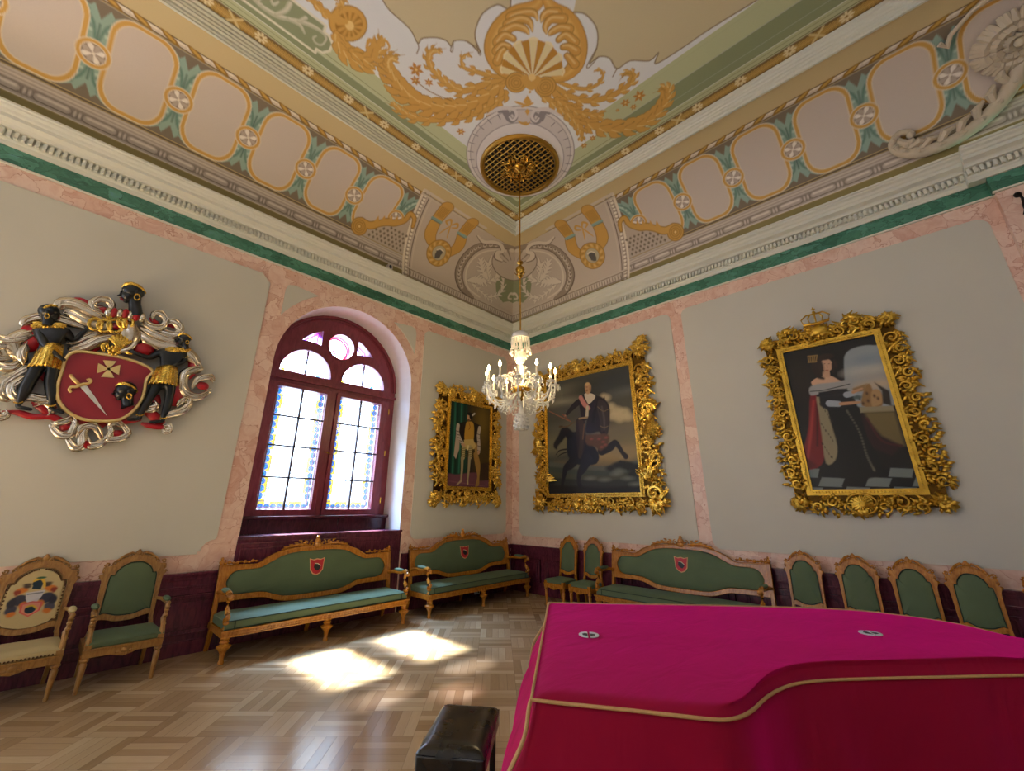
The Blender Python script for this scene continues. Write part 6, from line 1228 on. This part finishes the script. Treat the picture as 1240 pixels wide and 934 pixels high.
q.build('gilt_crown', M_GILT, ca)
q = MB(); q.ball(A3(430, 278, .11), (20*KA, .02, 18*KA), 8, 6); q.ball(A3(470, 285, .11), (18*KA, .02, 18*KA), 8, 6); q.build('pearls', M_IVORY, ca); q = MB(); q.ball(A3(520, 285, .10), (26*KA, .02, 22*KA), 8, 6); q.ball(A3(568, 270, .10), (26*KA, .02, 20*KA), 8, 6); q.build('crown_lining', M_ARMRED, ca)
def skin(nm, verts, edges, radii, mat, parent, root=0, sub=2):
    me = bpy.data.meshes.new(nm); me.from_pydata([tuple(v) for v in verts], edges, []); me.materials.append(mat); ob = bpy.data.objects.new(nm, me); COL.objects.link(ob); ob.parent = parent
    md = ob.modifiers.new('s', 'SKIN'); md.use_smooth_shade = True
    if not me.skin_vertices: me.skin_vertices.new()
    for i, sv_ in enumerate(me.skin_vertices[0].data): sv_.radius = radii[i] if isinstance(radii[i], tuple) else (radii[i], radii[i]); sv_.use_root = (i == root)
    s2 = ob.modifiers.new('u', 'SUBSURF'); s2.levels = 1; s2.render_levels = sub; return ob
def figure(J, fx, hd):
    f = empty('supporter', tuple(A3(*J['pelvis'], .0)), parent=ca); base = A3(*J['pelvis'], .0); P = lambda n, h=.09: A3(J[n][0], J[n][1], h)-base
    V_ = [P('pelvis'), P('waist'), P('chest', .10), P('neck', .10), P('neck2', .10)]; R = [36*J['k'], 32*J['k'], 46*J['k'], 17, 15]; E = [(0, 1), (1, 2), (2, 3), (3, 4)]
    for a, hz in (('A', J.get('ah', .13)), ('B', .11)):
        i = len(V_); V_ += [P(a+'sh', .10), P(a+'el', hz*.85), P(a+'wr', hz+.01), P(a+'ha', hz+.01)]; R += [25*J['k'], 15*J['k'], 10, 11]; E += [(2, i), (i, i+1), (i+1, i+2), (i+2, i+3)]
        d = (V_[i+3]-V_[i+2]).normalized(); n = Vector((-d.z, 0, d.x))
        for k in range(5):                 # fingers and thumb
            o = (k-2)*.006; b = V_[i+3]+n*o+d*.004; j = len(V_); ln = (.022, .03, .034, .031, .024)[k]; V_ += [b+d*ln*.6+Vector((0, -.004, 0)), b+d*ln+Vector((0, .006, 0))+n*o*.3]; R += [3.2, 2.4]; E += [(i+3, j), (j, j+1)]
    for a, hz in (('L', .10), ('K', .08)):
        i = len(V_); V_ += [P(a+'hip', .09), P(a+'kn', hz), P(a+'ca', hz), P(a+'an', hz), P(a+'he', hz), P(a+'to', hz+.015)]; R += [31*J['k'], 22*J['k'], 23*J['k'], 12, 13, 8]; E += [(0, i), (i, i+1), (i+1, i+2), (i+2, i+3), (i+3, i+4), (i+4, i+5)]
    b = skin('body', V_, E, [r*KA for r in R], M_EBON, f)
    return f, base
def gilded(f, base, pts, w_, nm, h=.13):
    m = MB(); c = cat(pts, 5); m.tube([A3(q[0], q[1], h)-base for q in c], w_*KA, 7, .8, (0, -1, 0)); return m.build(nm, M_GILT, f)
def skirt(f, base, wa, wb, ha, hb, n=15):
    m = MB(); N = n*4; v = []; rows = 6
    for j in range(rows+1):
        t_ = j/rows
        for i in range(N+1):
            s_ = i/N; x = wa[0]+(wb[0]-wa[0])*s_; y = wa[1]+(wb[1]-wa[1])*s_; x2 = ha[0]+(hb[0]-ha[0])*s_; y2 = ha[1]+(hb[1]-ha[1])*s_+7*abs(math.cos(PI*s_*n/2))
            v.append(A3(x+(x2-x)*t_, y+(y2-y)*t_, .115+.13*math.sin(PI*s_)+.005*t_*math.sin(2*PI*s_*n*.5))-base)
    W_ = N+1; m.add(v, [(j*W_+i, j*W_+i+1, (j+1)*W_+i+1, (j+1)*W_+i) for j in range(rows) for i in range(N)]); o = m.build('gilt_skirt', M_GILT, f); md = o.modifiers.new('s', 'SOLIDIFY'); md.thickness = .012; return o
def collar(f, base, c, rx, ry, n=11):
    m = MB()
    for k in range(n):
        a = PI*(-.05+1.1*k/(n-1)); p0 = A3(c[0]+rx*.35*math.cos(a), c[1]+ry*.1*math.sin(a), .15)-base; p1 = A3(c[0]+rx*math.cos(a), c[1]+ry*(.35+.65*math.sin(a)), .145)-base; m.tube([p0, (p0+p1)/2+Vector((0, -.012, 0)), p1], [.012, .019, .006], 6, .5, (0, -1, 0))
    m.ball(A3(c[0], c[1]+ry*.2, .13)-base, (rx*.7*KA, .03, ry*.5*KA), 10, 7); return m.build('gilt_collar', M_GILT, f)
JL = dict(k=1.2, ah=.215, pelvis=(212, 415), waist=(226, 368), chest=(232, 315), neck=(216, 272), neck2=(222, 240), Ash=(172, 308), Ael=(205, 378), Awr=(262, 432), Aha=(278, 442), Bsh=(298, 314), Bel=(335, 352), Bwr=(382, 308), Bha=(396, 292),
          Lhip=(185, 455), Lkn=(128, 540), Lca=(112, 580), Lan=(88, 632), Lhe=(78, 648), Lto=(150, 662), Khip=(240, 460), Kkn=(228, 550), Kca=(236, 590), Kan=(234, 640), Khe=(226, 655), Kto=(292, 676))
f1, b1 = figure(JL, 1, None); skirt(f1, b1, (175, 375), (290, 370), (122, 462), (278, 478)); collar(f1, b1, (220, 278), 82, 30); gilded(f1, b1, [(160, 318), (182, 322), (215, 314)], 4, 'armlet'); gilded(f1, b1, [(285, 330), (305, 322), (318, 318)], 4, 'armlet'); gilded(f1, b1, [(62, 628), (85, 632), (106, 626)], 4, 'anklet', .12); gilded(f1, b1, [(208, 640), (232, 646), (254, 640)], 4, 'anklet', .12)
head(228, 228, 43, 1, 'supporter_head', ca, .13)
JR = dict(k=1.02, pelvis=(745, 512), waist=(757, 466), chest=(772, 425), neck=(800, 392), neck2=(812, 372), Ash=(722, 402), Ael=(672, 428), Awr=(612, 410), Aha=(598, 404), Bsh=(832, 412), Bel=(828, 445), Bwr=(772, 462), Bha=(758, 462),
          Lhip=(712, 548), Lkn=(672, 610), Lca=(655, 640), Lan=(630, 686), Lhe=(632, 702), Lto=(570, 706), Khip=(772, 552), Kkn=(760, 625), Kca=(752, 655), Kan=(736, 695), Khe=(738, 712), Kto=(672, 716))
f2_, b2 = figure(JR, -1, None); skirt(f2_, b2, (706, 466), (802, 472), (664, 540), (802, 552)); collar(f2_, b2, (800, 385), 58, 24); gilded(f2_, b2, [(805, 418), (828, 428), (848, 422)], 4, 'armlet'); gilded(f2_, b2, [(612, 684), (630, 688), (648, 684)], 4, 'anklet', .12); gilded(f2_, b2, [(720, 697), (737, 701), (752, 696)], 4, 'anklet', .12)
head(826, 346, 34, -1, 'supporter_head', ca, .13)
# ---------------------------------------------------------------- covered grand piano, stool and small things
M_VELV = velvet('crimson_velvet', '#90002c', '#ff0f9c', .05, 1.0)
M_CORD = plain('gold_cord', '#bd9460', .6, 0, .2, 90)
TZ = 1.0
def cp(px, py, z): x, y = Zp(px, py, z); return (x, y, z)
near = [cp(645, 848, .975), cp(700, 854, .975), cp(760, 860, .975), cp(830, 868, .972), cp(870, 872, .968), cp(893, 869, .962), cp(910, 860, .952), cp(925, 846, .945), cp(943, 835, .94), cp(965, 828, .935), cp(1000, 824, .93), cp(1060, 822, .93), cp(1150, 820, .93), cp(1240, 818, .93)]
far = [cp(665, 731, .99), cp(760, 732.5, .99), cp(900, 735, .99), cp(1020, 739, .99), cp(1080, 745, .985), cp(1160, 757, .98), cp(1240, 777, .97)]
e = np.array(near[-1]); f_ = np.array(far[-1]); dirn = np.array([.6, -.8, 0]); mid = (e+f_)/2
tail = [tuple(e+dirn*.30+(f_-e)*.03), tuple(mid+dirn*.52), tuple(f_+dirn*.2+(e-f_)*.08)]
loop = cat([near[0]]+near[1:]+tail+far[::-1], 3)+[np.array(far[0])]
endl = [np.array(far[0])+(np.array(near[0])-np.array(far[0]))*k/14 for k in range(1, 14)]
# outline walks: near edge -> tail -> far edge -> keyboard end
LP = [np.array(p) for p in loop]+endl; N = len(LP); cen = sum(LP)/N
pn = empty('covered_piano', (float(cen[0]), float(cen[1]), 0)); tag(pn, 'grand piano under a crimson velvet cover edged with gold cord', 'piano')
nr = []
for i in range(N):
    t_ = LP[(i+1) % N]-LP[i-1]; n_ = np.array([t_[1], -t_[0], 0]); n_ /= np.hypot(*n_[:2])+1e-9
    if n_@(LP[i]-cen) < 0: n_ = -n_
    nr.append(n_)
nr = [sum(nr[(i+k) % N] for k in (-1, 0, 1)) for i in range(N)]; nr = [n_/np.linalg.norm(n_) for n_ in nr]
is_end = [1. if i >= len(loop) or i in (0, len(loop)-1) else 0. for i in range(N)]
_nt = M_VELV.node_tree; _tc = _nt.nodes.new('ShaderNodeTexCoord'); _mp = _nt.nodes.new('ShaderNodeMapping'); _mp.inputs['Scale'].default_value = (1.2, 3.2, .8); _mp.inputs['Rotation'].default_value = (0, 0, .9)
_no = _nt.nodes.new('ShaderNodeTexNoise'); _no.inputs['Scale'].default_value = 2.6; _no.inputs['Detail'].default_value = 3; _no.inputs['Distortion'].default_value = .8; _bp = _nt.nodes.new('ShaderNodeBump'); _bp.inputs['Strength'].default_value = .22; _bp.inputs['Distance'].default_value = .03
_nt.links.new(_tc.outputs['Object'], _mp.inputs[0]); _nt.links.new(_mp.outputs[0], _no.inputs[0]); _nt.links.new(_no.outputs[0], _bp.inputs['Height']); _nt.links.new(_bp.outputs[0], _nt.nodes['Principled BSDF'].inputs['Normal'])
m = MB(); rows = []; C0 = np.array([cen[0], cen[1], 0])
ins = lambda p, k: np.array([p[0]+(cen[0]-p[0])*k, p[1]+(cen[1]-p[1])*k, 0])
for k, zz in ((.92, None), (.6, None), (.3, None), (.12, None), (.07, None), (.035, None), (.0, 1)):
    row = []
    for i, p in enumerate(LP):
        d = max(0., .985-p[2]); q_ = ins(p, k); n_ = nr[i]
        if k > .06: q_[2] = TZ+.002*math.sin(q_[0]*9+q_[1]*5)
        elif k > 0: q_ = p-n_*.03; q_[2] = p[2]+(TZ-p[2])*.72
        else: q_ = p.copy()
        row.append(q_)
    rows.append(row)
perim = np.r_[0, np.cumsum([np.linalg.norm(LP[(i+1) % N]-LP[i]) for i in range(N)])]
for j, (z, o, oe) in enumerate(((.95, .004, .01), (.86, .012, .03), (.76, .022, .10), (.70, .03, .135), (.6, .04, .16), (.45, .055, .185), (.3, .07, .205), (.15, .085, .22), (.02, .10, .235))):
    row = []
    for i, p in enumerate(LP):
        amp = .0045*j*(1-.4*is_end[i]); s_ = perim[i]; w_ = math.sin(s_*9.5)+.6*math.sin(s_*17+1.3)+.5*math.sin(s_*5.1+.4); oo = oe if is_end[i] else o
        if not is_end[i]:
            dd = min(perim[i], abs(perim[len(loop)-1]-perim[i])); oo = o+(oe-o)*.0*dd
        q_ = p+nr[i]*(oo+amp*w_); q_[2] = min(z, p[2]-.015); row.append(q_)
    rows.append(row)
v = [tuple(q_-C0) for row in rows for q_ in row]; f = [(j*N+i, j*N+(i+1) % N, (j+1)*N+(i+1) % N, (j+1)*N+i) for j in range(len(rows)-1) for i in range(N)]; f.append(tuple(range(N)))
cv = m.add(v, f).build('velvet_cover', M_VELV, pn); ss_ = cv.modifiers.new('s', 'SUBSURF'); ss_.levels = 1; ss_.render_levels = 2
m = MB(); m.tube([tuple(p+n_*.006-C0+np.array([0, 0, .002])) for p, n_ in zip(LP, nr)], .0065, 8, closed=True)
for i in range(0): pass
for idx in (0, len(loop)-1):
    pts = [tuple(rows[j][idx]+nr[idx]*.008-C0) for j in range(6, len(rows))]; m.tube([tuple(q_) for q_ in cat(pts, 4)], .008, 8)
m.build('gold_cord', M_CORD, pn)
M_BADGE = plain('white_badge', '#d9dbe4', .4); M_INK = plain('dark_ink', '#1c2230', .5)
for (px, py, lb) in ((713, 769, 'white round badge with dark marks on the keyboard end of the piano cover'), (1054, 767, 'white round badge with dark marks on the far tail end of the piano cover')):
    c = Zp(px, py, 1.004); bd = empty('round_badge', (c[0], c[1], 1.002), -.93); tag(bd, lb, 'badge', 'round badges on the piano cover')
    for s_ in (-1, 1):
        q = MB(); q.prism([(s_*.006, -.05)]+[(s_*(.006+.05*math.cos(a)), .052*math.sin(a)) for a in [-PI/2+PI*i/14 for i in range(1, 14)]]+[(s_*.006, .05)], .0, .004, lambda a, b, h: (a, b, h)); q.build('half_disc', M_BADGE, bd, smooth=False)
        q = MB(); q.prism([(s_*.008, -.03), (s_*.034, -.018), (s_*.036, .006), (s_*.02, .02 if s_ < 0 else .01), (s_*.008, .012)], .004, .0055, lambda a, b, h: (a, b, h)); q.build('dark_mark', M_INK, bd, smooth=False)
# black padded stool
sa = math.atan2(-.8, .6); st_ = empty('piano_bench', (-5.215, -4.47, 0), sa); tag(st_, 'black leather piano bench at the keyboard end of the covered piano', 'bench')
t = NT('black_leather'); n1, _ = t.noise(t.pos('Object'), 7, 3); n2, _ = t.noise(t.pos('Object'), 160, 2); t.bump(n1*.8+n2*.2, .07, .004); M_LEATH = t.fin('#0c0c0e', n1*.15+.2, 0, Coat_Weight=.3)
M_BLK = plain('black_lacquered_wood', '#0a0a0b', .25)
q = MB()
def pad(u, v2): x, y = (u-.5)*.37, (v2-.5)*.56; e_ = min(u*.37, (1-u)*.37, v2*.56, (1-v2)*.56); return (x, y, .455+.035*(1-math.exp(-e_/.03)))
q.grid(pad, 20, 28); q.prism([(-.185, -.28), (.185, -.28), (.185, .28), (-.185, .28)], .375, .455, lambda a, b, h: (a, b, h)); q.build('padded_seat', M_LEATH, st_, bevel=.012)
q = MB(); q.box((0, 0, .36), (.33, .50, .04)); q.build('seat_rail', M_BLK, st_, smooth=False, bevel=.003)
for x in (-.15, .15):
    for y in (-.235, .235): q = MB(); q.taper((x, y, 0), (x, y, .375), (.032, .032), (.036, .036)); q.build('leg', M_BLK, st_, smooth=False, bevel=.003)
# camera on the cornice, wall socket, iron bracket
cc = empty('security_camera', (-3.72, -.24, 5.95)); tag(cc, 'small white security camera sitting on the cornice left of the corner', 'camera')
q = MB(); q.prism([(-.05, 0), (.05, 0), (.05, .07), (.035, .11), (-.035, .11), (-.05, .07)], -.05, .04, lambda a, b, h: (a, h, b)); q.build('housing', plain('white_casing', '#c9c0b4', .4), cc, smooth=False, bevel=.006)
q = MB(); q.ball((0, -.045, .045), (.032, .022, .042), 12, 8); q.build('lens', M_INK, cc)
so = empty('wall_socket', (-1.05, -.058, .05)); tag(so, 'white double socket low on the panelling under the corner settee', 'socket')
q = MB(); q.box((0, 0, .03), (.14, .012, .07)); q.build('plate', M_BADGE, so, smooth=False, bevel=.004)
q = MB(); q.lathe([(.018, 0), (.018, .002)], (-.033, -.007, .03), 12, 'y'); q.build('outlet', M_INK, so); q = MB(); q.lathe([(.018, 0), (.018, .002)], (.033, -.007, .03), 12, 'y'); q.build('outlet', M_INK, so)
hk = MB(); hk.tube([(-.1, -8.26, 5.22), (-.14, -8.27, 5.20), (-.15, -8.28, 5.12), (-.12, -8.28, 5.05), (-.14, -8.27, 4.98), (-.1, -8.26, 4.94)], [.02, .02, .014, .022, .014, .02], 8); hk.ball((-.12, -8.265, 5.2), .035, 8, 6); o = hk.build('iron_bracket', plain('dark_iron', '#1d1510', .5, .6), None); tag(o, 'dark iron bracket on the pink marble pilaster at the right edge', 'bracket')
# stucco rosette and scroll laid over the painted cove on the right
M_STUC = plain('grey_stucco', '#c9bda8', .7, 0, .1, 10); st2 = empty('trim_30', (-.6, -8.4, 6.6)); tag(st2, **ST); OS = Vector((-.6, -8.4, 6.6))
def CV(u, s, off=0.): return Vector([float(c) for c in cove_pt(u, s, 'R', off)])-OS
q = MB(); P = cat([(7.63, .60, .035), (7.52, .64, .045), (7.44, .52, .06), (7.50, .38, .07), (7.66, .27, .075), (7.90, .25, .075), (8.14, .31, .075), (8.36, .45, .08), (8.54, .66, .085), (8.68, .95, .085), (8.76, 1.25, .08), (8.74, 1.45, .06)], 5)
q.tube([CV(a, b, .05+c*.3) for a, b, c in P], [c for a, b, c in P], 10); q.ball(CV(7.62, .56, .09), .05, 8, 6)
for i in range(8, len(P)-4, 4):
    a, b, c = P[i]; t_ = P[i+1][:2]-P[i-1][:2]; t_ /= np.hypot(*t_); n_ = np.array([-t_[1], t_[0]])
    for sg in (1,): w0 = np.array([a, b])+n_*sg*.03; w1 = w0+(n_*sg*.12+t_*.06); w2 = w0+(n_*sg*.15+t_*.17); q.tube([CV(*w0, .09), CV(*w1, .12), CV(*w2, .08)], [.04, .05, .02], 7)
    q.tube([CV(a-t_[0]*.06, b-t_[1]*.06, .10), CV(a, b, .14), CV(a+t_[0]*.1, b+t_[1]*.1, .11)], [.02, .032, .012], 7)
q.tube([CV(8.02, 1.52, .05), CV(8.08, 1.45, .06), CV(8.12, 1.56, .05), CV(8.3, 1.72, .05), CV(8.6, 1.82, .05), CV(8.9, 1.8, .05)], [.03, .04, .025, .025, .03, .03], 8)
q.build('scroll', M_STUC, st2)
q = MB(); rc_ = (8.60, 1.14)
q.ball(CV(*rc_, .02), .17, 14, 10)
for ring, (rr, n_, pr) in enumerate(((.30, 11, .11), (.20, 8, .085), (.10, 5, .06))):
    for i in range(n_):
        a = 2*PI*(i+.5*ring)/n_
        for k in (-.28, 0, .28):
            b = a+k*3/n_*2; q.tube([CV(rc_[0]+rr*.45*math.cos(a), rc_[1]+rr*.45*math.sin(a), .08+.05*ring), CV(rc_[0]+rr*.85*math.cos(b), rc_[1]+rr*.85*math.sin(b), .13+.05*ring), CV(rc_[0]+rr*1.15*math.cos(b), rc_[1]+rr*1.15*math.sin(b), .05+.06*ring)], [pr*.35, pr*.5, pr*.25], 7)
q.ball(CV(*rc_, .24), .05, 8, 6); q.build('rosette', M_STUC, st2)
